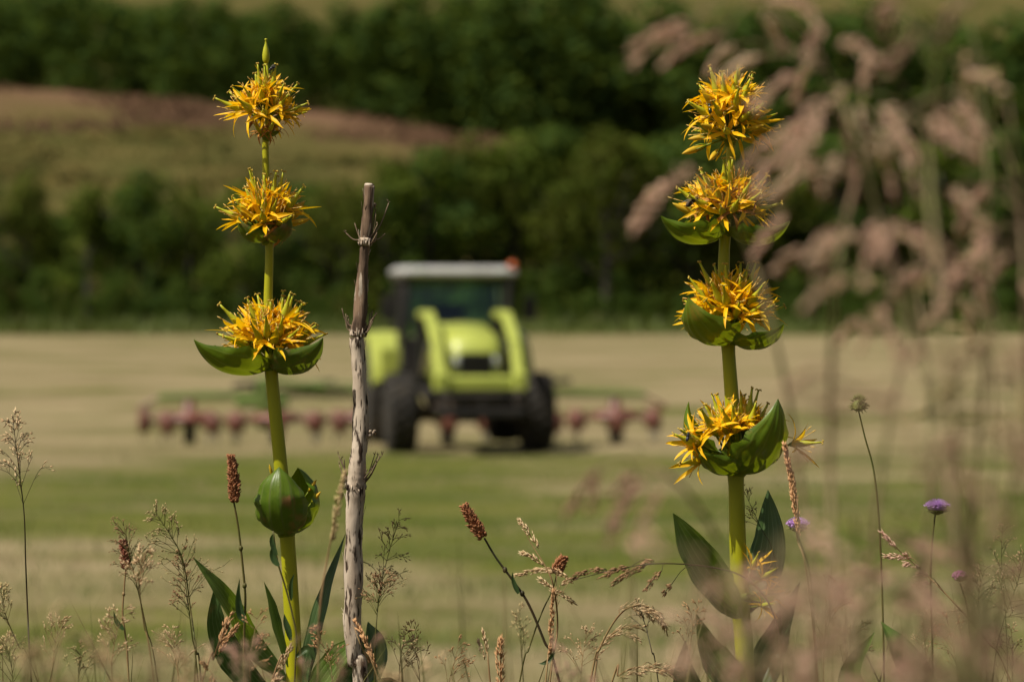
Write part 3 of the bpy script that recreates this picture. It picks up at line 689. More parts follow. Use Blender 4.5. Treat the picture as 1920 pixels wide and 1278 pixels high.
def gentian(label, stem_px, rad_px, whorls, leaves, seed):
    pts = [P(x, y) for x, y in stem_px]; b = pts[-1].copy(); base = Vector((b.x+.004, b.y, ground_z(b.x, b.y)))
    root = empty('yellow_gentian', base); tag(root, label, 'wildflower', 'yellow gentians in sharp focus')
    pts.append(base-Vector((0,0,.02))); n = 60; sp = cat(pts, n); rr = cat([(r, 0, 0) for r in rad_px+[rad_px[-1]]], n)
    zs = [P(*W['at']).z for W in whorls]; rr = [Vector((v.x*(1+.12*max(math.exp(-((q.z-z)/.007)**2) for z in zs)), 0, 0)) for v, q in zip(rr, sp)]
    mb = MB(); mb.tube(sp, [v.x*PX for v in rr], 14); mb.build('stem', M['stem'], root, off=base)
    rng = random.Random(seed)
    for W in whorls:
        c = P(*W['at']); wr = W.get('r', 8)*PX
        col = MB(); col.lathe((0,0,-4*mm), (0,0,1), [(0, wr), (2*mm, wr*1.25), (5*mm, wr*1.35), (8*mm, wr*1.1)], 12)
        wo = col.build('flower_whorl', M['pedicel'], root); wo.location = c-base
        for bs in W.get('bracts', []):
            kw = dict(bs); mt = kw.pop('mat', 'bract'); lab = kw.pop('label', None)
            kw['L'] *= PX; kw['W'] *= PX; kw['az'] = R(kw['az']); kw['e0'] = R(kw['e0']); kw['e1'] = R(kw['e1']); kw['roll'] = R(kw.get('roll', 0))
            o = bract_mb(seed=rng.randrange(999), **kw).build('bract', M[mt], wo)
            if lab: o['label'] = lab
        for (n, lo, hi, z0, sc_, kinds) in W.get('rings', []):
            for k in range(n):
                a = 2*PI*(k+rng.uniform(-.3,.3))/n + lo*.07; ln_ = R(rng.uniform(lo, hi))
                d = Vector((math.cos(a)*math.sin(ln_), math.sin(a)*math.sin(ln_), math.cos(ln_)))
                src = rng.choice({'o': FO, 'w': FW_, 'b': FB}[rng.choice(kinds)])
                nm = 'flower_bud' if src in FB else 'floret'
                o = put(nm, src, wo, axis_mat(Vector((math.cos(a)*wr, math.sin(a)*wr, z0*PX)), d, rng.uniform(0, 6.28)) @ Matrix.Scale(sc_*rng.uniform(.88, 1.1), 4))
        for (dx, dy, dz, lean, az, sc_, kd) in W.get('extra', []):
            ln_, a = R(lean), R(az); d = Vector((math.cos(a)*math.sin(ln_), math.sin(a)*math.sin(ln_), math.cos(ln_)))
            src = rng.choice({'o': FO, 'w': FW_, 'b': FB}[kd])
            put('flower_bud' if kd == 'b' else 'floret', src, wo, axis_mat(Vector((dx*PX, dy*PX, dz*PX)), d, rng.uniform(0, 6.28)) @ Matrix.Scale(sc_, 4))
        if W.get('tip'):
            mb = MB(); L = 47*PX; mb.lathe((0, 0, W['tip']*PX), (0,0,1), [(0,2*mm), (L*.15,3.4*mm), (L*.35,3.7*mm), (L*.6,2.7*mm), (L*.8,1.2*mm), (L*.93,.9*mm), (L*.96,1.5*mm), (L,1.2*mm)], 10)
            mb.lathe((0, 0, 0), (0,0,1), [(0, 4*mm), (W['tip']*PX, 2.2*mm)], 8)
            mb.build('seed_pod', M['ovary'], wo)
    for (spx, dz, wpx, nrm, mt, fold) in leaves:
        sp = cat([P(x, y, FOCUS+dd) for (x, y), dd in zip(spx, dz)], 24)
        wd = [interp(wpx, i/23)*PX for i in range(24)]
        mb = MB(); mb.blade(sp, wd, Vector(nrm), cup=.25, fold=fold, ripple=.07, nc=25, rng=rng, rib=-.05); mb.build('leaf', M[mt], root, off=base)
    return root

WT2 = [(0,.5), (.1,.85), (.25,1.0), (.6,1.0), (.78,.84), (.9,.52), (.96,.24), (1,.02)]
LW = [(0,.1), (.15,.7), (.4,1.0), (.6,.85), (.85,.35), (1,.02)]
def lw(k, tab=LW): return [(a, b*k) for a, b in tab]
gentian('left yellow gentian, slimmer stem with a closed green bract ball below three open whorls',
    [(498,215), (498,300), (501,380), (505,470), (503,580), (509,700), (524,850), (538,1000), (545,1110), (552,1290)],
    [5, 6.5, 7, 7.7, 9, 12, 13, 14, 15, 15.5],
    [dict(at=(499,258), r=6, tip=138, rings=[(5, 25, 60, 0, .62, 'wbw'), (10, 50, 78, 32, 1.05, 'oow'), (8, 22, 48, 38, 1.0, 'ooob'), (7, 5, 22, 48, 1.0, 'ob')],
          bracts=[dict(az=-20, L=30, W=14, e0=10, e1=50, mat='bract'), dict(az=200, L=24, W=10, e0=10, e1=70, mat='bract_worn')]),
     dict(at=(500,452), r=8, rings=[(9, 56, 76, 22, 1.05, 'oobw'), (9, 34, 54, 24, 1.15, 'oooob'), (10, 6, 28, 30, 1.18, 'o')],
          bracts=[dict(az=218, L=88, W=33, e0=-22, e1=100, cup=1.0, mat='bract_worn', label='left bract with browned curling edge'), dict(az=-38, L=88, W=33, e0=-24, e1=108, cup=1.0, mat='bract_worn')]),
     dict(at=(508,690), r=11, rings=[(11, 52, 72, 28, 1.2, 'ooowb'), (10, 30, 50, 32, 1.25, 'ooo'), (10, 6, 24, 40, 1.25, 'o')],
          bracts=[dict(az=208, L=178, W=82, e0=-26, e1=66, cup=1.35, ripple=.03), dict(az=-32, L=152, W=76, e0=-30, e1=84, cup=1.35, ripple=.03, mat='bract_worn')],
          extra=[(30,0,20,38,0,1.15,'b')]),
     dict(at=(537,1000), r=13, rings=[(6, 4, 16, 2, .75, 'b')], extra=[(34,-4,42,40,-10,.62,'b'), (30,0,62,34,0,.6,'b'), (-22,-8,92,14,200,.5,'b')],
          bracts=[dict(az=-102, L=176, W=66, e0=-8, e1=138, cup=1.2, power=.85, mat='bract_worn', wt=WT2, ripple=.12), dict(az=42, L=168, W=66, e0=-4, e1=150, cup=1.2, power=.85, mat='bract', wt=WT2, ripple=.08), dict(az=165, L=150, W=54, e0=10, e1=150, cup=1.2, power=.8, wt=WT2, ripple=.1)])],
    [([(540,1278), (470,1210), (420,1120), (362,1044)], (0,.0,-.04,-.05), lw(27), (.35,-.8,.5), 'leaf', .25),
     ([(520,1330), (450,1250), (410,1170), (405,1090)], (.06,.05,.04,.03), lw(30), (-.3,-.9,.3), 'dark_leaf', .2),
     ([(560,1330), (585,1220), (612,1110), (648,1000)], (.02,.02,.03,.05), lw(19), (-.5,-.8,.3), 'dark_leaf', .3),
     ([(570,1330), (610,1270), (650,1220), (690,1200)], (.07,.07,.06,.06), lw(30), (0,-.8,.6), 'leaf', .2),
     ([(590,1380), (660,1290), (700,1215), (690,1165)], (.04,.05,.06,.07), lw(38), (.2,-.9,.3), 'dark_leaf', .15),
     ([(600,1400), (690,1330), (735,1290), (750,1278)], (.03,.03,.03,.03), lw(46), (.6,-.7,.3), 'dark_leaf', .15),
     ([(540,1250), (520,1180), (508,1130), (495,1090)], (-.02,-.04,-.05,-.06), lw(11), (.5,-.8,.2), 'dark_leaf', .2)], 7)
gentian('right yellow gentian, stouter, with a large boat shaped bract cupping its lowest whorl',
    [(1372,235), (1369,300), (1362,400), (1358,470), (1358,520), (1366,660), (1373,760), (1380,900), (1384,1040), (1390,1150), (1398,1290)],
    [7, 8, 9.5, 10.5, 11.5, 12.5, 13.5, 14.5, 16, 17, 17.5],
    [dict(at=(1369,268), r=8, rings=[(9, 76, 102, 16, 1.1, 'oob'), (9, 52, 74, 26, 1.18, 'ooo'), (7, 28, 48, 34, 1.2, 'ooob'), (8, 4, 24, 42, 1.2, 'o')],
          bracts=[dict(az=-60, L=44, W=24, e0=10, e1=70), dict(az=185, L=92, W=17, e0=20, e1=50)], extra=[(-14,-8,6,108,205,1.15,'b'), (-8,-10,2,118,240,1.0,'b')]),
     dict(at=(1363,436), r=10, rings=[(11, 54, 76, 26, 1.2, 'oowb'), (10, 32, 52, 28, 1.22, 'ooow'), (10, 6, 24, 32, 1.22, 'o')],
          bracts=[dict(az=209, L=165, W=70, e0=-40, e1=64, cup=1.25), dict(az=-32, L=150, W=62, e0=-46, e1=64, cup=1.25)], extra=[(-20,-5,10,62,190,1.2,'b')]),
     dict(at=(1372,640), r=12, rings=[(12, 52, 74, 32, 1.28, 'oooow'), (10, 30, 50, 34, 1.3, 'ooo'), (10, 6, 26, 40, 1.28, 'o')],
          bracts=[dict(az=226, L=172, W=74, e0=-22, e1=92, cup=.95), dict(az=-42, L=138, W=60, e0=-34, e1=66, cup=.9)]),
     dict(at=(1382,886), r=14, rings=[(10, 22, 50, 40, 1.25, 'ooo'), (8, 5, 20, 50, 1.2, 'o')],
          bracts=[dict(az=-47, L=205, W=80, e0=-16, e1=108, cup=1.0, power=.75), dict(az=172, L=190, W=58, e0=-12, e1=112, cup=1.1, power=.8, roll=-8), dict(az=80, L=120, W=50, e0=0, e1=90), dict(az=228, L=120, W=62, e0=-14, e1=62, cup=1.0)],
          extra=[(-35,-22,38,70,205,1.25,'o'), (-50,-26,40,60,220,1.2,'o'), (-42,-20,26,92,212,1.15,'o'), (-30,-30,52,45,235,1.3,'o'), (-10,-20,60,40,250,1.2,'o'), (62,-4,50,84,-22,1.2,'o')]),
     dict(at=(1396,1118), r=16, rings=[], bracts=[dict(az=-35, L=100, W=34, e0=-20, e1=40, mat='bract'),],
          extra=[(8,-12,20,60,-40,.9,'o'), (14,-14,0,70,-30,.85,'o'), (10,-14,-18,80,-50,.8,'o'), (4,-14,36,40,-60,.9,'o')])],
    [([(1392,1150), (1350,1110), (1300,1040), (1262,962)], (0,-.05,-.07,-.08), lw(42,[(0,.2),(.2,.8),(.5,1),(.75,.75),(.92,.3),(1,.02)]), (.35,-.85,.3), 'leaf', .22),
     ([(1398,1150), (1430,1090), (1445,1010), (1440,918)], (0,.03,.05,.06), lw(38,[(0,.25),(.2,.85),(.5,1),(.75,.72),(.9,.35),(1,.02)]), (-.35,-.9,.2), 'dark_leaf', .18),
     ([(1400,1330), (1370,1280), (1330,1220), (1305,1150)], (0,-.04,-.05,-.06), lw(36), (.2,-.9,.3), 'leaf', .2),
     ([(1400,1330), (1430,1270), (1460,1190), (1500,1090)], (.0,.0,.02,.04), lw(36), (-.4,-.8,.35), 'dark_leaf', .2),
     ([(1400,1350), (1300,1310), (1280,1260), (1285,1200)], (-.02,-.05,-.06,-.07), lw(32), (.3,-.9,.3), 'dark_leaf', .2)], 8)

# a younger plant of broad leaves at the foot of the pink grass
b0 = P(1665, 1290, 2.95); b0.z = ground_z(b0.x, b0.y)
yp = empty('broadleaf_plant', b0); tag(yp, 'low plant of broad folded green leaves below the green seed head', 'plant')
for spx, dd, k, nr in (([(1690,1420), (1715,1320), (1690,1230), (1652,1165)], (0,-.03,-.04,-.03), 44, (.45,-.8,.4)), ([(1660,1420), (1620,1330), (1600,1260), (1640,1185)], (0,.02,.02,0), 32, (-.4,-.8,.4)),
                       ([(1680,1420), (1740,1360), (1790,1330), (1850,1320)], (0,.02,.04,.05), 32, (.1,-.5,.9))):
    sp = cat([P(x, y, 2.95+q) for (x, y), q in zip(spx, dd)], 20); mb = MB()
    mb.blade(sp, [interp(lw(k), i/19)*PX for i in range(20)], Vector(nr), cup=.3, fold=.25, ripple=.05, nc=25, rib=-.05); mb.build('leaf', M['leaf'], yp, off=b0)

# ---------------------------------------------------------------- dead flower stalk
ST = [((692,348),8.5), ((689,400),9.5), ((685,455),10.5), ((679,530),11), ((675,600),12), ((670,632),13.5), ((674,700),14), ((676,800),15.5), ((670,870),16.5), ((667,915),17.5), ((664,1000),17), ((662,1100),17), ((663,1180),17), ((666,1240),15.5), ((678,1290),15)]
pts = [P(x, y, FOCUS-.01) for (x, y), r in ST]; b = pts[-1]; base = Vector((b.x+.01, b.y, ground_z(b.x, b.y)))
dr = empty('dry_stalk', base); tag(dr, 'tall dead grey brown flower stalk with broken top and withered twig rings', 'dry plant')
rng = random.Random(21)
def stalk(i0, i1, m, name):
    seg = pts[i0:i1+1] + ([base-Vector((0,0,.02))] if i1 == len(pts)-1 else []); rad = [r for q, r in ST[i0:i1+1]] + ([15] if i1 == len(pts)-1 else [])
    n = 12*(len(seg)-1)+1; sp = cat(seg, n); rr = cat([(r,0,0) for r in rad], n); mb = MB()
    mb.tube(sp, [v.x*PX*(1+.015*math.sin(i*.9)+rng.uniform(-.03,.03)) for i, v in enumerate(rr)], 16)
    for k in range(len(mb.v)):
        i = min(k//16, n-1); q = mb.v[k]; nn = mnoise.noise(q*Vector((1,1,.35)).to_3d()*0 + Vector((q.x*420, q.y*420, q.z*70))); n2 = mnoise.noise(Vector((q.x*60, q.y*60, q.z*25)))
        mb.v[k] = q + (q-sp[i]).normalized()*(nn*.0011+n2*.0022)
    for k in range(int(2.2*len(seg))+6):        # fibres peeling off
        i = rng.randrange(2, n-4); a = rng.uniform(0, 6.28); u = Vector((math.cos(a), math.sin(a), 0)); r_ = rr[i].x*PX
        ps_ = [sp[i]+u*r_*.95, sp[i]+u*(r_*1.06)+Vector((0,0,rng.uniform(2,5)*mm)), sp[i]+u*(r_+rng.uniform(.5,3)*mm)+Vector((0,0,rng.uniform(6,14)*mm))]
        mb.tube(cat(ps_, 5), [.5*mm,.45*mm,.4*mm,.3*mm,.15*mm], 4)
    mb.build(name, m, dr, off=base)
stalk(0, 5, M['dry_dark'], 'upper_stem'); stalk(5, len(pts)-1, M['dry'], 'stem')
tp_ = MB(); tp_.lathe(pts[0]-Vector((0,0,.001)), (.06,0,1), [(0,8.7*PX), (2*mm,8.9*PX), (3.2*mm,7.2*PX), (2.2*mm,3*PX), (2*mm,0)], 14); tp_.build('broken_top', M['dry'], dr, off=base)
def ring(c, rpx, twigs, seed):
    rng = random.Random(seed); c = P(c[0], c[1], FOCUS-.01); mb = MB()
    for k in range(26):
        a = 2*PI*k/26; u = Vector((math.cos(a), math.sin(a), 0)); r = rpx*PX
        mb.tube([c+u*r*.9+Vector((0,0,rng.uniform(-4,0)*mm)), c+u*r*1.1+Vector((0,0,rng.uniform(-3,3)*mm)), c+u*r*rng.uniform(1.1,1.35)+Vector((0,0,rng.uniform(-5,6)*mm))], [1.4*mm, 1.1*mm, .3*mm], 4)
    mb.lathe(c-Vector((0,0,4*mm)), (0,0,1), [(0, rpx*PX*.98), (2*mm, rpx*PX*1.07), (5*mm, rpx*PX*1.05), (8*mm, rpx*PX*.96)], 14)
    o = mb.build('withered_node', M['dry'], dr, off=base)
    tw = MB()
    for (x0, y0, x1, y1, dd) in twigs:
        a = P(x0, y0, FOCUS-.01+dd*.3); e = P(x1, y1, FOCUS-.01+dd); md = (a+e)/2 + Vector((rng.uniform(-1,1)*2*mm, 0, -3*mm))
        tw.tube(cat([a, md, e], 7), [.9*mm,.8*mm,.7*mm,.65*mm,.6*mm,.55*mm,.4*mm], 5)
        if rng.random() < .6:
            for q in range(3): tw.tube([e, e+Vector((rng.uniform(-2,2), rng.uniform(-2,2), rng.uniform(1,4)))*mm], [.5*mm,.2*mm], 4)
    tw.build('twigs', M['twig'], o, off=Vector((0,0,0)) + base)
def rtw(cx, cy, side, n, seed, sx=30, sy=50):
    g_ = random.Random(seed); return [(cx+side*g_.uniform(8,14), cy+g_.uniform(-6,6), cx+side*g_.uniform(14, sx), cy-g_.uniform(18, sy), g_.uniform(-.012,.012)) for _ in range(n)]
ring((685,453), 11, [(676,450,648,436,0), (677,448,665,418,.003), (693,447,722,438,0), (694,449,729,380,.004), (693,445,708,420,-.004), (694,445,704,395,.006)]+rtw(685,455,1,3,1,24,26), 1)
ring((672,624), 13, [(662,615,641,578,0), (663,612,648,588,.005), (684,618,704,590,0)]+rtw(672,624,1,8,2,38,42)+rtw(672,622,-1,3,3,26,32), 2)
ring((667,912), 17, [(652,905,634,850,0), (650,900,636,870,.006)]+rtw(667,905,1,10,4,52,58)+rtw(667,905,-1,3,5,30,48), 3)
mb = MB(); c = P(697, 812, FOCUS-.012)
for k in range(9): mb.ball(c+Vector((rng.uniform(-3,4), rng.uniform(-3,3), rng.uniform(-3,3)))*mm, 2*mm, nu=6, nv=4)
mb.tube([P(688,818,FOCUS-.01), c], 1.4*mm, 5); mb.build('bud_scar', M['dry'], dr, off=base)
mb = MB(); mb.tube(cat([P(705,400), P(703,420), P(697,446)], 5), .35*mm, 4); mb.ball(P(702,384), 2*mm, nu=6, nv=5); mb.tube(cat([P(694,372), P(702,384), P(704,402)], 5), .4*mm, 4); mb.build('twigs', M['twig'], dr, off=base)

# ---------------------------------------------------------------- grasses
def root_for(name, ps, label, cat_, group, d):
    b = ps[-1]; g0 = ground_z(b.x, b.y); t = b-ps[-2]; k = (b.z-g0)/max(.02, -t.z) if t.z < 0 else 0; lx = max(-.1, min(.1, t.x*k*.7))
    base = Vector((b.x+lx, b.y, ground_z(b.x+lx, b.y))); r = empty(name, base); tag(r, label, cat_, group, 'thing'); return r, base
def head(mb, pts, rad, n, sl, sr, rng, m=0, spread=.45):
    """a dense spindle of spikelets along a short curve"""
    N = len(pts)
    for i in range(n):
        s = rng.random(); q = s*(N-1); k = min(int(q), N-2); p = pts[k].lerp(pts[k+1], q-k); t = (pts[k+1]-pts[k]).normalized()
        o = t.orthogonal().normalized(); o.rotate(Quaternion(t, rng.uniform(0, 6.28)))
        rr = rad*(.35+.65*math.sin(PI*min(1, s*.9+.1)))*rng.random()**.5
        d = (t + o*rng.uniform(.1, spread)).normalized(); mb.spk(p+o*rr, d, sl*rng.uniform(.7, 1.25), sr*rng.uniform(.8, 1.2), m)
def grass(name, label, group, stem, d, mats, heads=(), rad=3*mm, sl=5*mm, sr=.8*mm, dens=1.0, r0=.9*mm, fine=None, seed=1, dj=.02, leaf=None, cat_='grass', spread=.45):
    """stem: pixels tip first, foot last; heads: pixel strokes; fine: dict for an airy panicle"""
    rng = random.Random(seed); ps = [P(x, y, d + (rng.uniform(-dj, dj) if 0 < i else 0)) for i, (x, y) in enumerate(stem)]
    r, base = root_for(name, ps, label, cat_, group, d); ps.append(base-Vector((0,0,.02)))
    n = 40; sp = cat(ps, n); mb = MB(); mb.tube(sp, [r0*(.35+.65*min(1, i/22)) for i in range(n)], 6); mb.build('stem', mats[0], r, off=base)
    pm = MB(); up = [sp[i] for i in range(n)]
    for hd in heads:
        a, e = P(hd[0], hd[1], d), P(hd[2], hd[3], d); oo = Vector((0, rng.uniform(-dj, dj)*2, 0)); a += oo; e += oo*1.3
        L = (e-a).length; mid = (a+e)/2 + Vector((0, 0, L*.08)); pts = cat([a, mid, e], 7)
        # thin branch from the nearest fitting point of the stem
        cand = [q for q in up[:30]]; j = min(range(len(cand)), key=lambda k: (cand[k]-a).length + .35*max(0, cand[k].z-a.z+.0) + .12*(cand[k]-e).length)
        q = cand[j]
        if (q-a).length > 2*mm: pm.tube(cat([q, q.lerp(a, .5)+Vector((0,0,(q-a).length*.10)), a], 6), .35*mm, 4, 1)
        pm.tube(pts, .3*mm, 4, 1)
        head(pm, pts, rad, max(8, int(L/mm*1.7*dens)), sl, sr, rng, 0, spread)
    if fine:
        t0, nodes, nb, bl, ang, droop, nsp = (fine.get(k) for k in ('t0', 'nodes', 'nb', 'bl', 'ang', 'droop', 'nsp'))
        m = max(3, int(n*t0)); 
        for k in range(nodes):
            s = (k+.3)/nodes; i = int(s*m); p = sp[i]; t = (sp[max(i-1,0)]-sp[i+1]).normalized()
            for j in range(nb if k else 2):
                o = t.orthogonal().normalized(); o.rotate(Quaternion(t, rng.uniform(0, 6.28))); o.y *= .7
                L = bl*(.22+.78*s)*rng.uniform(.6, 1.15)*PX*d/FOCUS; an = R(ang*rng.uniform(.7, 1.3))
                dd = t*math.cos(an)+o*math.sin(an); e = p+dd*L-Vector((0,0,1))*L*droop; c1 = p+dd*L*.55
                c1 = c1 + Vector((rng.uniform(-1,1), rng.uniform(-.5,.5), rng.uniform(-.3,1)))*L*.12; bp = cat([p, c1, e], 7); pm.tube(bp, .28*mm, 4, 1)
                for q in range(nsp):
                    u = .35+.65*(q+rng.random())/nsp; x = u*6; kk = min(int(x), 5); pp = bp[kk].lerp(bp[kk+1], x-kk); tt = (bp[kk+1]-bp[kk]).normalized()
                    oo = Vector((rng.gauss(0,1), rng.gauss(0,1), rng.gauss(0,1))).normalized(); d2 = (tt+oo*.8).normalized()
                    l2 = rng.uniform(2, 7)*mm*(L/(.04)); l2 = min(l2, 9*mm); pm.tube([pp, pp+d2*l2], .2*mm, 3, 1, False)
                    d3 = (d2+tt*.6-Vector((0,0,1))*droop).normalized(); pm.spk(pp+d2*l2, d3, sl*rng.uniform(.7,1.2), sr*rng.uniform(.8,1.2), 0)
    if pm.f: pm.build('panicle', [mats[1], mats[0]], r, True, off=base)
    if leaf:
        for lf in leaf:
            q = cat([P(x, y, d) for x, y in lf], 10); lb = MB(); lb.blade(q, [(.3+1.7*math.sin(PI*(i/9)**.7))*mm for i in range(9)]+[.05*mm], Vector((.3,-.8,.4)), fold=.3, nc=3); lb.build('leaf', M['thin_stem'], r, off=base)
    return r
GI = 'fine grasses in focus around the gentians'
T, TN, DK = M['thin_stem'], M['tan_stem'], M['dark_stem']
FN = dict(t0=.36, nodes=9, nb=3, bl=88, ang=34, droop=.10, nsp=6)
def fn(**k): d = dict(FN); d.update(k); return d
grass('bent_grass', 'tall airy grass with pale hanging seeds at the far left edge', GI, [(24,785), (33,860), (45,960), (48,1050), (52,1150), (60,1290)], 3.08, (DK, M['straw']), fine=fn(t0=.34, bl=95, nodes=10, nb=3, nsp=6, droop=.2), sl=6*mm, sr=.8*mm, r0=.8*mm, seed=31)
grass('bent_grass', 'small leaning grass crossing the foot of the tall left edge grass', GI, [(2,1105), (10,1150), (35,1210), (75,1290)], 3.0, (T, M['olive']), fine=fn(t0=.4, bl=60, nodes=8), sl=3.8*mm, sr=.75*mm, r0=.6*mm, seed=32)
grass('bent_grass', 'fine dark seeded grass arching left beside the big left leaf', GI, [(293,965), (318,1000), (343,1050), (357,1140), (368,1220), (378,1290)], 3.05, (T, M['olive']), fine=fn(t0=.5, bl=100, nodes=10, nb=4, ang=44), sl=3.6*mm, sr=.75*mm, r0=.85*mm, seed=33)
grass('bent_grass', 'second stem just left of the arching dark grass, thin and straight', GI, [(340,1040), (350,1110), (360,1190), (372,1290)], 3.12, (T, M['brown']), fine=fn(t0=.45, bl=60, nodes=10), sl=3.6*mm, sr=.75*mm, r0=.7*mm, seed=34)
grass('bent_grass', 'wispy grass wrapped round the reddish seed spike', GI, [(232,985), (245,1050), (262,1120), (275,1180), (298,1290)], 3.02, (T, M['brown']), fine=fn(t0=.42, bl=92, nodes=8, nb=4, ang=40), sl=3*mm, sr=.55*mm, r0=.7*mm, seed=35)
grass('bent_grass', 'soft pale grass head right of the reddish seed spike', GI, [(268,1040), (262,1100), (270,1170), (290,1290)], 2.8, (TN, M['straw']), fine=fn(t0=.36, bl=70, nodes=7, nb=3, nsp=5), sl=5*mm, sr=.9*mm, r0=.7*mm, seed=36)
grass('bent_grass', 'wispy dark grass against the right side of the dry stalk', GI, [(748,975), (728,1040), (712,1110), (705,1180), (700,1290)], 3.15, (T, M['olive']), fine=fn(t0=.5, bl=85, nodes=11, nb=3, ang=45), sl=3.8*mm, sr=.75*mm, r0=.6*mm, seed=37)
grass('bent_grass', 'shorter brown seeded grass beside the foot of the dry stalk', GI, [(718,1085), (710,1130), (704,1190), (702,1290)], 3.05, (T, M['brown']), fine=fn(t0=.42, bl=72, nodes=10), sl=3.8*mm, sr=.75*mm, r0=.6*mm, seed=38)
grass('spike_grass', 'blurred tan spike leaning against the left side of the dry stalk', GI, [(648,880), (634,950), (615,1040), (600,1140), (595,1290)], 2.55, (TN, M['olive']), heads=[(622,1015,646,890)], rad=2.5*mm, sl=6*mm, sr=.9*mm, seed=39, dens=1.2)
grass('spike_grass', 'narrow orange tan spike hanging below the small knobbly seed head', GI, [(1038,1110), (1034,1150), (1030,1215), (1022,1290)], 3.06, (TN, M['orange']), heads=[(1031,1225,1037,1105)], rad=2*mm, sl=5*mm, sr=.7*mm, seed=40, dens=1.6)
grass('meadow_grass', 'straw coloured branching panicle between the two knobbly brown seed heads', GI, [(974,978), (1000,1025), (1022,1060), (1038,1100), (1045,1180), (1030,1290)], 3.08, (TN, M['straw']), heads=[(1010,1030,974,980), (1020,1062,980,1038), (1045,1078,968,1083), (1072,1090,1008,1072), (1045,1118,1012,1085), (1035,1110,1075,1135), (1050,1100,1078,1092)], rad=2.1*mm, sl=5.5*mm, sr=.8*mm, seed=41)
grass('meadow_grass', 'dark brown drooping panicle reaching sideways in front of the right gentian leaf', GI, [(1078,1086), (1150,1068), (1230,1056), (1330,1062), (1400,1085), (1450,1150), (1470,1290)], 2.98, (DK, M['brown']), heads=[(1140,1074,1077,1089), (1180,1062,1128,1080), (1205,1060,1150,1086), (1238,1064,1210,1096), (1230,1057,1200,1068), (1262,1100,1250,1118)], rad=2.2*mm, sl=6*mm, sr=.9*mm, seed=42)
grass('plume_grass', 'tall pale plume arching over to the right beside the right gentian', GI, [(1251,1192), (1245,1165), (1220,1140), (1185,1136), (1155,1160), (1125,1215), (1105,1290)], 3.04, (TN, M['straw']), heads=[(1160,1142,1200,1133), (1190,1136,1235,1150), (1215,1138,1246,1172), (1230,1150,1252,1192), (1205,1138,1225,1165), (1180,1140,1205,1160)], rad=1.9*mm, sl=8*mm, sr=.55*mm, seed=43, dens=1.0, spread=.7)
grass('plume_grass', 'lower pale plume arching under the taller arching plume', GI, [(1205,1178), (1180,1174), (1150,1186), (1125,1212), (1112,1290)], 3.1, (TN, M['straw']), heads=[(1125,1208,1160,1180), (1150,1184,1205,1176), (1160,1180,1195,1190)], rad=1.8*mm, sl=8*mm, sr=.55*mm, seed=44, spread=.7)
grass('plume_grass', 'straw plume spreading along the bottom edge left of the right gentian', GI, [(1268,1275), (1235,1254), (1195,1250), (1160,1266), (1140,1300)], 3.0, (TN, M['straw']), heads=[(1160,1262,1200,1248), (1195,1250,1240,1256), (1225,1252,1270,1276), (1240,1264,1280,1262)], rad=2*mm, sl=8*mm, sr=.6*mm, seed=45, spread=.7)
grass('bent_grass', 'thin dark stem with loose white seeds under the arching plumes', GI, [(1195,1130), (1208,1165), (1222,1220), (1236,1290)], 3.06, (DK, M['straw']), fine=fn(t0=.4, bl=55, nodes=8, nb=2, nsp=3), sl=3.5*mm, sr=.7*mm, r0=.6*mm, seed=46)
grass('spike_grass', 'stout tan spike at the bottom edge left of the leaning dark stem', GI, [(938,1195), (938,1230), (940,1290)], 3.02, (TN, M['orange']), heads=[(938,1290,938,1200)], rad=3.1*mm, sl=7*mm, sr=.8*mm, seed=47, dens=1.5, spread=.7)
grass('spike_grass', 'small pale spike just left of the stout tan spike', GI, [(904,1185), (912,1220), (920,1290)], 3.1, (TN, M['straw']), heads=[(914,1225,905,1185), (908,1245,897,1215)], rad=1.5*mm, sl=5*mm, sr=.7*mm, seed=48)
grass('spike_grass', 'tan spike leaning right in front of the big left leaf', GI, [(428,1157), (412,1200), (400,1235), (375,1290)], 2.9, (TN, M['orange']), heads=[(408,1215,427,1158), (402,1236,436,1184), (395,1250,388,1232), (402,1260,400,1290)], rad=2*mm, sl=6*mm, sr=.9*mm, seed=49, dens=1.3)
grass('spike_grass', 'straw spike leaning across the foot of the left gentian', GI, [(545,1215), (532,1245), (505,1290)], 2.95, (TN, M['straw']), heads=[(515,1275,542,1218), (508,1285,530,1262)], rad=2*mm, sl=6*mm, sr=.9*mm, seed=50, dens=1.2)
grass('spike_grass', 'orange tan spike slanting across the foot of the dry stalk', GI, [(662,1170), (675,1205), (692,1240), (715,1290)], 2.95, (TN, M['orange']), heads=[(705,1262,664,1174)], rad=2*mm, sl=6*mm, sr=.9*mm, seed=51, dens=1.4)
grass('spike_grass', 'brown seed spike rising to the lowest yellow floret of the right gentian', GI, [(1470,832), (1484,890), (1496,950), (1495,1010), (1512,1070), (1535,1290)], 2.97, (TN, M['orange']), heads=[(1497,1005,1470,835), (1496,960,1490,900)], rad=2.6*mm, sl=6*mm, sr=.9*mm, seed=52, dens=1.7)
grass('meadow_grass', 'brownish panicle slanting below the pale lilac flower', GI, [(1652,998), (1690,1035), (1735,1075), (1780,1120), (1850,1200), (1900,1290)], 3.0, (TN, M['pink']), heads=[(1680,1030,1655,1000), (1700,1040,1670,1035), (1720,1060,1690,1052), (1712,1058,1672,1050), (1735,1085,1705,1090), (1740,1078,1720,1072)], rad=2*mm, sl=6*mm, sr=.8*mm, seed=53)
grass('bent_grass', 'thin grass with scattered white seeds at the right edge', GI, [(1922,1040), (1905,1100), (1880,1170), (1860,1290)], 3.06, (T, M['straw']), fine=fn(t0=.5, bl=95, nodes=9, nb=3, ang=50, nsp=4), sl=4*mm, sr=.7*mm, r0=.6*mm, seed=54)
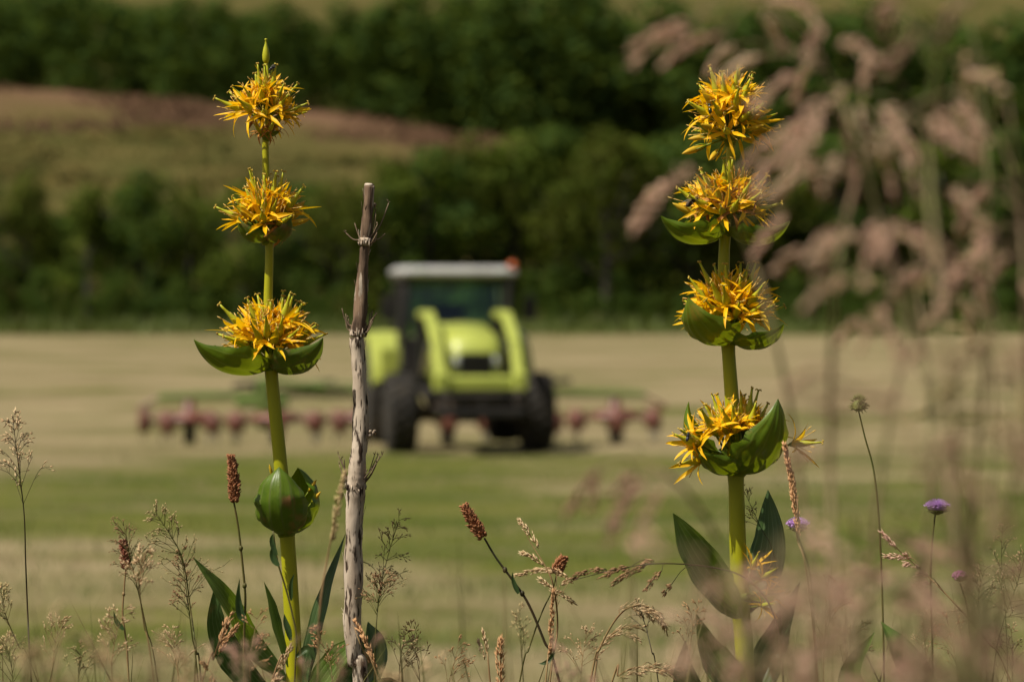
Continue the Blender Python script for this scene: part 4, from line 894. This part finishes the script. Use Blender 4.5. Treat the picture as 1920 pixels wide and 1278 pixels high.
grass('bent_grass', 'loose seeded grass just right of the pink scabious bud', GI, [(1845,1070), (1835,1120), (1842,1190), (1850,1290)], 3.1, (T, M['straw']), fine=fn(t0=.45, bl=85, nodes=9, nb=3, ang=50, nsp=4), sl=4*mm, sr=.7*mm, r0=.6*mm, seed=55)
grass('bent_grass', 'wispy grass with dark tips between lilac flower and right edge', GI, [(1880,985), (1878,1050), (1885,1150), (1890,1290)], 3.15, (T, M['olive']), fine=fn(t0=.4, bl=70, nodes=7, nb=2, ang=40, nsp=4), sl=4*mm, sr=.6*mm, r0=.5*mm, seed=56)
grass('bent_grass', 'dark wispy panicle behind the brown seed spike of the right gentian', GI, [(1395,920), (1425,985), (1455,1060), (1470,1290)], 3.12, (DK, M['brown']), fine=fn(t0=.3, bl=50, nodes=7, nb=2, ang=40, nsp=4), sl=4*mm, sr=.6*mm, r0=.5*mm, seed=57)
FL = [(20,1215,'at the bottom left corner'), (95,1170,'right of the tall left edge grass'), (150,1225,'low on the bottom edge left of the reddish spike'), (215,1180,'below the reddish seed spike'), (330,1205,'low, left of the big left leaf'),
      (470,1190,'beside the knobbly seed head stem near the left gentian'), (620,1205,'between left gentian and dry stalk'), (745,1195,'right of the dry stalk foot'), (790,1210,'alone on the bottom edge right of the dry stalk'), (835,1238,'short, left of the small pale spike'),
      (985,1180,'around the small knobbly seed head stem'), (1085,1195,'left of the arching plumes'), (1290,1150,'in front of the right gentian broad leaves'), (1545,1130,'right of the right gentian foot'), (1590,1185,'left of the low broad leaved plant'),
      (1730,1195,'right of the low broad leaved plant'), (1800,1200,'under the pink scabious bud'), (1900,1190,'at the bottom right corner')]
rng = random.Random(77)
for i, (x, y, wh) in enumerate(FL):
    k = rng.choice(('straw', 'straw', 'olive', 'orange')); tint = {'straw': 'pale', 'olive': 'olive', 'orange': 'tan'}[k]
    grass('bent_grass', 'short %s seeded grass %s' % (tint, wh), GI, [(x+rng.uniform(-25,25), y-rng.uniform(0,40)), (x+rng.uniform(-6,6), y+60), (x+rng.uniform(-6,6), 1380)], rng.uniform(2.8, 3.25), (TN if k != 'olive' else T, M[k]), fine=fn(t0=.42, bl=rng.uniform(60,100), nodes=rng.choice((6,7,9)), nb=2, ang=rng.uniform(24,48), nsp=rng.choice((4,5,6))), sl=rng.uniform(3.5,6)*mm, sr=.75*mm, r0=.5*mm, seed=400+i)

# blurred pink grasses close to the lens
GP = 'blurred pink grasses close to the camera'
def pinkg(label, stem, d, heads, seed, m='pink', rad=3.9*mm, dens=1.7, name='pink_grass'):
    g_ = random.Random(seed*3+1); hs = []
    for x0, y0, x1, y1 in heads:            # every tuft is a few thin feathery sprays
        for k in range(2 if g_.random() < .45 else 1):
            j = lambda q: g_.uniform(-q, q)
            hs.append((x0+j(9), y0+j(9), x1+j(24), y1+j(24)))
    return grass(name, label, GP, stem, d, (M['veil_stem'], M[m]), heads=hs, rad=rad*.34, sl=5.5*mm, sr=.75*mm, dens=dens*.5, r0=1.3*mm, seed=seed, dj=.05, spread=.6)
pinkg('blurred pink grass arching to the upper left over the right gentian', [(1385,-25), (1440,10), (1500,62), (1560,150), (1610,270), (1660,450), (1700,590), (1690,680), (1650,900), (1610,1400)], 1.42,
  [(1290,50,1172,112), (1340,78,1262,128), (1440,98,1370,140), (1355,-5,1430,28), (1440,5,1492,58), (1400,60,1345,98), (1535,65,1482,130), (1560,90,1528,142), (1505,130,1440,178), (1545,110,1590,150), (1500,200,1478,300), (1530,205,1440,305), (1495,240,1452,292), (1470,250,1440,330)], 61)
pinkg('blurred pink grass with the densest drooping cluster right of the right gentian', [(1800,165), (1730,190), (1665,240), (1610,330), (1578,460), (1560,640), (1557,880), (1557,1400)], 1.38,
  [(1612,190,1630,325), (1645,205,1700,240), (1690,225,1762,280), (1655,240,1695,365), (1690,250,1725,310), (1625,225,1650,300), (1600,150,1575,195), (1640,95,1652,150), (1790,130,1850,190), (1800,190,1855,300), (1785,200,1830,280), (1560,290,1540,362), (1540,318,1455,345), (1520,330,1500,352)], 62)
pinkg('blurred pink grass with the low cluster level with the middle whorl', [(1640,400), (1655,440), (1690,520), (1730,650), (1770,860), (1830,1400)], 1.33,
  [(1605,430,1570,520), (1620,420,1672,500), (1655,430,1742,492), (1720,425,1785,478), (1545,440,1478,472), (1525,465,1490,520), (1565,530,1488,592), (1650,570,1695,645), (1640,430,1600,470), (1690,560,1740,520), (1660,600,1620,650)], 63)
pinkg('blurred pink grass at the upper right edge of the photo', [(1890,190), (1900,260), (1915,400), (1925,600), (1935,900), (1950,1400)], 1.4,
  [(1880,195,1898,285), (1900,345,1828,420), (1890,400,1912,470), (1865,455,1800,520), (1840,500,1882,565), (1900,530,1925,610), (1830,555,1788,605), (1785,350,1832,395), (1790,500,1735,578), (1860,560,1905,640), (1880,470,1850,540), (1800,440,1760,470)], 64)
pinkg('blurred brown stalk leaning left with hanging dark heads left of the right gentian', [(1120,872), (1190,862), (1270,905), (1340,1000), (1390,1140), (1430,1400)], 1.45,
  [(1135,870,1050,978), (1125,905,1098,965), (1200,890,1138,1000), (1215,900,1165,970), (1190,925,1150,985)], 65, 'pinkdim', 2.6*mm)
pinkg('lone blurred pink spike left of the second whorl of the right gentian', [(1270,332), (1330,352), (1400,460), (1455,640), (1500,900), (1540,1400)], 1.5, [(1278,328,1186,436), (1475,395,1385,480), (1440,300,1400,345)], 66)
pinkg('blurred brown stalk tips crossing the top right corner', [(1800,-20), (1790,30), (1760,120), (1740,300), (1780,700), (1860,1400)], 1.2, [(1805,-5,1770,55), (1695,5,1702,45), (1690,-20,1655,30), (1870,5,1905,40), (1725,60,1690,110)], 67, 'pinkdim')
pinkg('faint blurred grass crossing the field right of the tractor tedder', [(1480,745), (1560,722), (1650,760), (1750,900), (1860,1400)], 1.05, [(1500,742,1605,718), (1600,880,1530,925), (1740,690,1850,682), (1700,860,1785,905), (1560,780,1640,800)], 68, 'pinkdim', 2.6*mm, 1.2)
pinkg('faint blurred grass sweeping in from the right above the lilac flower', [(1800,770), (1850,810), (1900,870), (1960,1000), (2000,1400)], 1.0, [(1830,790,1905,860), (1900,850,1835,905), (1870,640,1800,690), (1860,900,1920,960), (1890,980,1830,1010)], 69, 'pinkdim', 2.8*mm, 1.2)
LOW = [(1310,1050,'in front of the right gentian broad left leaf'), (1400,1110,'over the right gentian lower stem'), (1470,1020,'over the dark right leaf of the right gentian'), (1540,1080,'below the lone lilac flower behind the spike'), (1600,980,'below the green seed head, left of its stem'), (1690,1090,'over the low broad leaved plant'), (1740,1010,'just below the pale lilac flower'), (1830,1120,'below the pink scabious bud'), (1895,1020,'at the right edge below the lilac flower'), (1360,1190,'lowest, at the right gentian foot'), (1500,1190,'lowest, right of the right gentian foot'), (1620,1170,'lowest, left of the broad leaved plant'), (1780,1200,'lowest, right of the broad leaved plant'), (1890,1190,'lowest, in the bottom right corner')]
rng = random.Random(91)
for i, (x, y, wh) in enumerate(LOW):
    hd = []
    for k in range(10):
        a = rng.uniform(-100, 100); b_ = rng.uniform(0, 150); s = 1 if a > 0 else -1
        hd.append((x+a, y+b_, x+a+s*rng.uniform(10, 60), y+b_+rng.uniform(-30, 60)))
    pinkg('very blurred pink grass haze '+wh, [(x, y-15), (x+rng.uniform(-15,15), y+60), (x+rng.uniform(-40,40), 1450)], rng.uniform(1.1, 1.55), hd, 700+i, rng.choice(('pinkdim', 'pinkdim', 'pink')), 3.2*mm, .95)

VEIL = [(1700,430,'high above the green seed head'), (1820,60,'near the top right corner'), (1850,640,'at the right, level with the gentian third whorl'), (1890,720,'at the right edge above the lilac flower')]
rng = random.Random(131)
for i, (x, y, wh) in enumerate(VEIL):
    hd = []
    for k in range(6):
        a, b_ = rng.uniform(-80, 80), rng.uniform(-10, 150); s = rng.choice((-1, 1)); hd.append((x+a, y+b_, x+a+s*rng.uniform(20, 60), y+b_+rng.uniform(-15, 75)))
    pinkg('faint wispy pink grass '+wh, [(x, y-15), (x+rng.uniform(5,25), y+120), (x+rng.uniform(-20,60), y+500), (x+rng.uniform(-60,80), 1450)], rng.uniform(1.1, 1.6), hd, 900+i, rng.choice(('pink', 'straw', 'olive')), 3.2*mm, .7)
SOFT = [(45,1215,'at the bottom left corner'), (130,1235,'below the short seeded grasses at far left'), (290,1225,'left of the big left leaf'), (395,1240,'in front of the big left leaf'), (470,1235,'in front of the left gentian foot'), (600,1250,'between left gentian and dry stalk'), (760,1262,'right of the dry stalk foot'), (1090,1262,'left of the arching plumes')]
rng = random.Random(17)
for i, (x, y, wh) in enumerate(SOFT):
    hd = [(x+a, y+b_, x+a*1.5+rng.uniform(-25,25), y+b_-rng.uniform(15,55)) for a, b_ in ((rng.uniform(-55,55), rng.uniform(-5,55)) for k in range(7))]
    pinkg('soft blurred low tan grass '+wh, [(x, y-30), (x+rng.uniform(-10,10), y+60), (x+rng.uniform(-25,25), 1400)], rng.uniform(1.5, 2.1), hd, 800+i, rng.choice(('pinkdim', 'straw')), 2.0*mm, .6)

# ---------------------------------------------------------------- knobbly seed heads, scabious flowers, small herb
def knob(name, label, stem, d, hpx, w_, mats, seed, leaf=None, r0=1.2*mm):
    rng = random.Random(seed); ps = [P(x, y, d) for x, y in stem]; r, base = root_for(name, ps, label, 'seed head', 'knobbly seed heads in focus', d); ps.append(base-Vector((0,0,.02)))
    sp = cat(ps, 40); mb = MB(); mb.tube(sp, [r0*(.75+.25*min(1,i/20)) for i in range(40)], 7)
    if leaf:
        for k in (10, 17): mb.ball(sp[k], r0*1.8, r0*1.8, r0*2.4, 8, 6)
    mb.build('stem', mats[0], r, off=base)
    ax = cat([P(x, y, d) for x, y in hpx], 12); hb = MB(); L = sum((b-a).length for a, b in zip(ax, ax[1:])); n = int(L/mm*5.2)
    for i in range(n):
        s = i/n*11; k = min(int(s), 10); p = ax[k].lerp(ax[k+1], s-k); t = (ax[k+1]-ax[k]).normalized(); o = t.orthogonal().normalized(); o.rotate(Quaternion(t, i*2.4+rng.uniform(-.3,.3)))
        wd = w_*PX*(.55+.45*math.sin(PI*min(1, .18+.8*i/n)))*rng.uniform(.55,1.05); sz = rng.uniform(1.1,1.9)*mm
        dq = (o+t*.7).normalized(); rot = dq.to_track_quat('Z','X').to_matrix(); hb.ball(p+o*wd, sz*.75, sz*.75, sz*1.3, 6, 4, 0, rot)
        if rng.random() < .3: hb.spk(p+o*wd, dq, 4*mm, .6*mm, 0)
    hb.tube(ax, w_*PX*.55, 8); hb.build('seed_spike', mats[1], r, off=base)
    for lf in leaf or []:
        q = cat([P(x, y, d-.004) for x, y in lf[0]], 10); lb = MB(); lb.blade(q, [lf[1]*PX*x for x in (.5,.8,1,1,.95,.85,.65,.45,.25,.04)], Vector((.4,-.85,.3)), fold=.35, nc=5); lb.build('leaf', M['dark_leaf'], r, off=base)
knob('bistort', 'upright brown knobbly seed spike left of the left gentian bract ball', [(438,938), (447,990), (455,1060), (460,1120), (458,1180), (458,1290)], 3.06, [(440,940), (438,900), (433,852)], 10, (T, M['seed']), 81, [([(460,1165), (450,1150), (446,1120), (449,1085)], 8)])
knob('bistort', 'long dark stem leaning left with brown knobbly head in the middle', [(908,1008), (930,1045), (962,1088), (990,1130), (1020,1200), (1052,1290)], 3.08, [(906,1006), (888,980), (870,945)], 11, (DK, M['seed']), 82, [([(972,1112), (966,1100), (961,1085), (961,1072)], 5), ([(1040,1222), (1028,1238), (1018,1243), (1010,1243)], 4)], 1.3*mm)
knob('bistort', 'small brown knobbly head on a thin curved stem right of the long leaning one', [(1044,1076), (1036,1105), (1015,1150), (992,1215), (972,1290)], 3.12, [(1040,1074), (1050,1058), (1058,1042)], 10, (T, M['seed']), 83, None, .8*mm)
knob('bistort', 'short reddish fading spike on a tan stem left of the big left leaf', [(236,1066), (233,1100), (230,1150), (236,1200), (242,1290)], 3.05, [(236,1065), (235,1040), (230,1012)], 8, (TN, M['seed_red']), 84, [([(232,1180), (222,1170), (216,1160), (213,1145)], 5)], .9*mm)
def scabious(label, stem, d, c, w_, kind, seed):
    rng = random.Random(seed); ps = [P(x, y, d) for x, y in stem]; r, base = root_for('scabious', ps, label, 'wildflower', 'scabious flowers and heads', d); ps.append(base-Vector((0,0,.02)))
    sp = cat(ps, 36); mb = MB(); mb.tube(sp, [(.7+.3*min(1,i/15))*1.0*mm for i in range(36)], 7); mb.build('stem', M['thin_stem'], r, off=base)
    C = P(c[0], c[1], d); Rw = w_*PX/2; mt = {'open': 'lilac', 'bud': 'magenta', 'seed': 'involucre'}[kind]
    iv = MB(); iv.lathe(C-Vector((0,0,Rw*.62)), (0,0,1), [(0,1*mm), (Rw*.12,Rw*.4), (Rw*.35,Rw*.6), (Rw*.55,Rw*.5)], 14)
    for k in range(14):
        a = 2*PI*k/14; u = Vector((math.cos(a), math.sin(a), 0)); iv.spk(C+u*Rw*.35-Vector((0,0,Rw*.42)), (u+Vector((0,0,.25))).normalized(), Rw*.6, .9*mm)
    hd = MB()
    if kind == 'seed':
        hd.ball(C-Vector((0,0,Rw*.1)), Rw*.6, Rw*.6, Rw*.5, 12, 8)
        for k in range(110):
            u = Vector((rng.gauss(0,1), rng.gauss(0,1), rng.gauss(0,1)+.45)).normalized(); hd.spk(C+u*Rw*.5, u, Rw*rng.uniform(.35,.62), .7*mm)
    elif kind == 'bud':
        hd.ball(C, Rw*.8, Rw*.8, Rw*.6, 12, 8)
        for k in range(90):
            u = Vector((rng.gauss(0,1), rng.gauss(0,1), abs(rng.gauss(0,1))-.15)).normalized(); hd.ball(C+Vector((u.x*Rw*.85, u.y*Rw*.85, u.z*Rw*.62)), 1.1*mm, nu=6, nv=4)
    else:
        hd.ball(C-Vector((0,0,Rw*.1)), Rw*.7, Rw*.7, Rw*.3, 12, 6)
        for k in range(64):
            rr = math.sqrt((k+.5)/64); a = k*2.4; u = Vector((math.cos(a), math.sin(a), 0)); o = C+u*Rw*.68*rr+Vector((0,0,Rw*.28*(1-rr*rr)))
            nl = 4 if rr < .75 else 5; out = rr > .75
            for q in range(nl):
                b_ = a + (q-(nl-1)/2)*(.55 if out else 1.5) + rng.uniform(-.15,.15); v = Vector((math.cos(b_), math.sin(b_), 0)); L = (rng.uniform(3.2,5.2) if out else rng.uniform(1.4,2.2))*mm*(w_/52)
                e = R(rng.uniform(-10,25)) if out else R(rng.uniform(20,60)); dd = v*math.cos(e)+Vector((0,0,math.sin(e)))
                hd.blade([o, o+dd*L*.5, o+dd*L*.85, o+dd*L-Vector((0,0,.3*mm))], [.35*mm, .85*mm, 1.0*mm, .45*mm], Vector((0,0,1))-v*.3, cup=.4, nc=3)
            hd.tube([o, o+Vector((u.x*.3, u.y*.3, 1))*3*mm], .22*mm, 3); hd.ball(o+Vector((u.x*.3, u.y*.3, 1))*3*mm, .45*mm, nu=5, nv=3)
    iv = iv.build('involucre', M['involucre'], r, off=base); hd.build('flower_head' if kind != 'seed' else 'seed_head', M[mt], r, off=base)
scabious('pale lilac scabious flower standing alone at the right', [(1754,962), (1751,985), (1747,1030), (1745,1100), (1750,1290)], 3.05, (1757,948), 54, 'open', 1)
scabious('lilac scabious flower half hidden behind a brown grass spike by the right gentian', [(1492,995), (1502,1020), (1518,1070), (1525,1140), (1530,1290)], 3.03, (1496,982), 50, 'open', 2)
scabious('small pink scabious bud low at the right', [(1800,1092), (1806,1110), (1812,1130), (1818,1180), (1820,1290)], 3.1, (1800,1080), 32, 'bud', 3)
scabious('round green scabious seed head on a long thin dark stem', [(1610,770), (1622,820), (1638,880), (1647,960), (1652,1050), (1655,1140), (1658,1290)], 3.06, (1610,758), 42, 'seed', 4)
# slim herb climbing past the left gentian stem
ps = [P(x, y, 3.05) for x, y in ((512,995), (520,1050), (535,1100), (548,1150), (556,1200), (552,1290))]; r, base = root_for('slim_herb', ps, 'slim dark leaved herb rising in front of the left gentian stem', 'plant', None, 3.05)
mb = MB(); mb.tube(cat(ps+[base], 30), .9*mm, 6); mb.build('stem', M['thin_stem'], r, off=base)
for lf, wk in (([(519,1040), (512,1025), (509,1010), (512,1000)], 5), ([(523,1060), (514,1050), (510,1035), (513,1020)], 6), ([(546,1125), (545,1110), (546,1090), (552,1075)], 4), ([(556,1230), (575,1215), (585,1225), (590,1240)], 7), ([(545,1200), (540,1180), (535,1165), (533,1150)], 6)):
    lb = MB(); lb.blade(cat([P(x, y, 3.04) for x, y in lf], 8), [wk*PX*x for x in (.4,.8,1,1,.9,.7,.4,.05)], Vector((.3,-.9,.2)), fold=.3, nc=5); lb.build('leaf', M['dark_leaf'], r, off=base)

# ---------------------------------------------------------------- insects
def insect(name, label, c, d, L, az, body, wings=True, pitch=0):
    r = empty(name, P(c[0], c[1], d)); tag(r, label, 'insect'); rot = Matrix.Rotation(az, 3, 'Z') @ Matrix.Rotation(-pitch, 3, 'Y'); L *= PX
    mb = MB(); mb.ball(rot @ Vector((-L*.25, 0, 0)), L*.32, L*.19, L*.17, 10, 8, 0, rot); mb.ball(rot @ Vector((L*.12, 0, L*.03)), L*.2, L*.18, L*.18, 10, 8, 0, rot); mb.ball(rot @ Vector((L*.36, 0, 0)), L*.12, L*.16, L*.13, 10, 8, 0, rot)
    for s in (-1, 1):
        for k in (-.1, .1, .25): mb.tube([rot @ Vector((L*k, s*L*.12, -L*.05)), rot @ Vector((L*(k*1.6), s*L*.36, L*.06)), rot @ Vector((L*(k*2.0), s*L*.48, -L*.22))], L*.022, 4)
        mb.tube([rot @ Vector((L*.45, s*L*.05, L*.05)), rot @ Vector((L*.62, s*L*.12, L*.12))], L*.015, 4)
    mb.build('body', body, r)
    if wings:
        for s in (-1, 1):
            q = [rot @ Vector((L*x, s*L*y, L*z)) for x, y, z in ((.1,.1,.17), (-.1,.2,.24), (-.35,.3,.28), (-.62,.36,.28))]; wb = MB(); wb.blade(q, [L*.04, L*.11, L*.13, L*.03], rot @ Vector((0,0,1)), nc=4); wb.build('wing', M['wing'], r)
insect('fly', 'small black fly on top of the left gentian beside its tip pod', (511,128), FOCUS-.012, 17, R(200), M['fly'], True, R(-30))
insect('fly', 'black fly resting on the right bract of the left gentian third whorl', (558,686), FOCUS-.02, 20, R(40), M['fly'], False, R(30))
insect('beetle', 'dark green beetle among petals of the right gentian top whorl', (1331,203), FOCUS-.03, 20, R(100), M['beetle'], False, R(70))
insect('bee', 'brown bee on the left of the right gentian second whorl', (1298,378), FOCUS-.03, 28, R(20), M['bee'], True, R(35))
insect('fly', 'dark fly on a petal beside the right gentian lowest left bract', (1290,818), FOCUS-.045, 18, R(60), M['fly'], False, R(60))

# ---------------------------------------------------------------- grass on the bank under everything
rng = random.Random(55); mb = MB()
for _ in range(24000):
    y = rng.uniform(.9, 7.5); x = rng.uniform(-1.6-y*.25, 1.6+y*.25); z = ground_z(x, y)
    lim = CAM_Z - .1265*y - z; h = min(max(lim, .06), .5)*(rng.uniform(.35, 1.0) if y < 1.8 or rng.random() < .82 else rng.uniform(1.0, 1.34))
    a = rng.uniform(0, 6.28); u = Vector((math.cos(a), math.sin(a), 0)); v = Vector((-u.y, u.x, 0)); wd = rng.uniform(.0012, .003); ln_ = rng.uniform(.05, .45)*h
    p = Vector((x, y, z-.01)); b = len(mb.v)
    mb.v.extend((p-v*wd, p+v*wd, p+u*ln_*.35+v*wd*.8+Vector((0,0,h*.6)), p+u*ln_*.35-v*wd*.8+Vector((0,0,h*.6)), p+u*ln_+Vector((0,0,h)))); mb.face((b,b+1,b+2,b+3)); mb.face((b+3,b+2,b+4))
tag(mb.build('grass', M['meadow']), 'long meadow grass covering the bank below the flowers', 'grass', None, 'stuff')
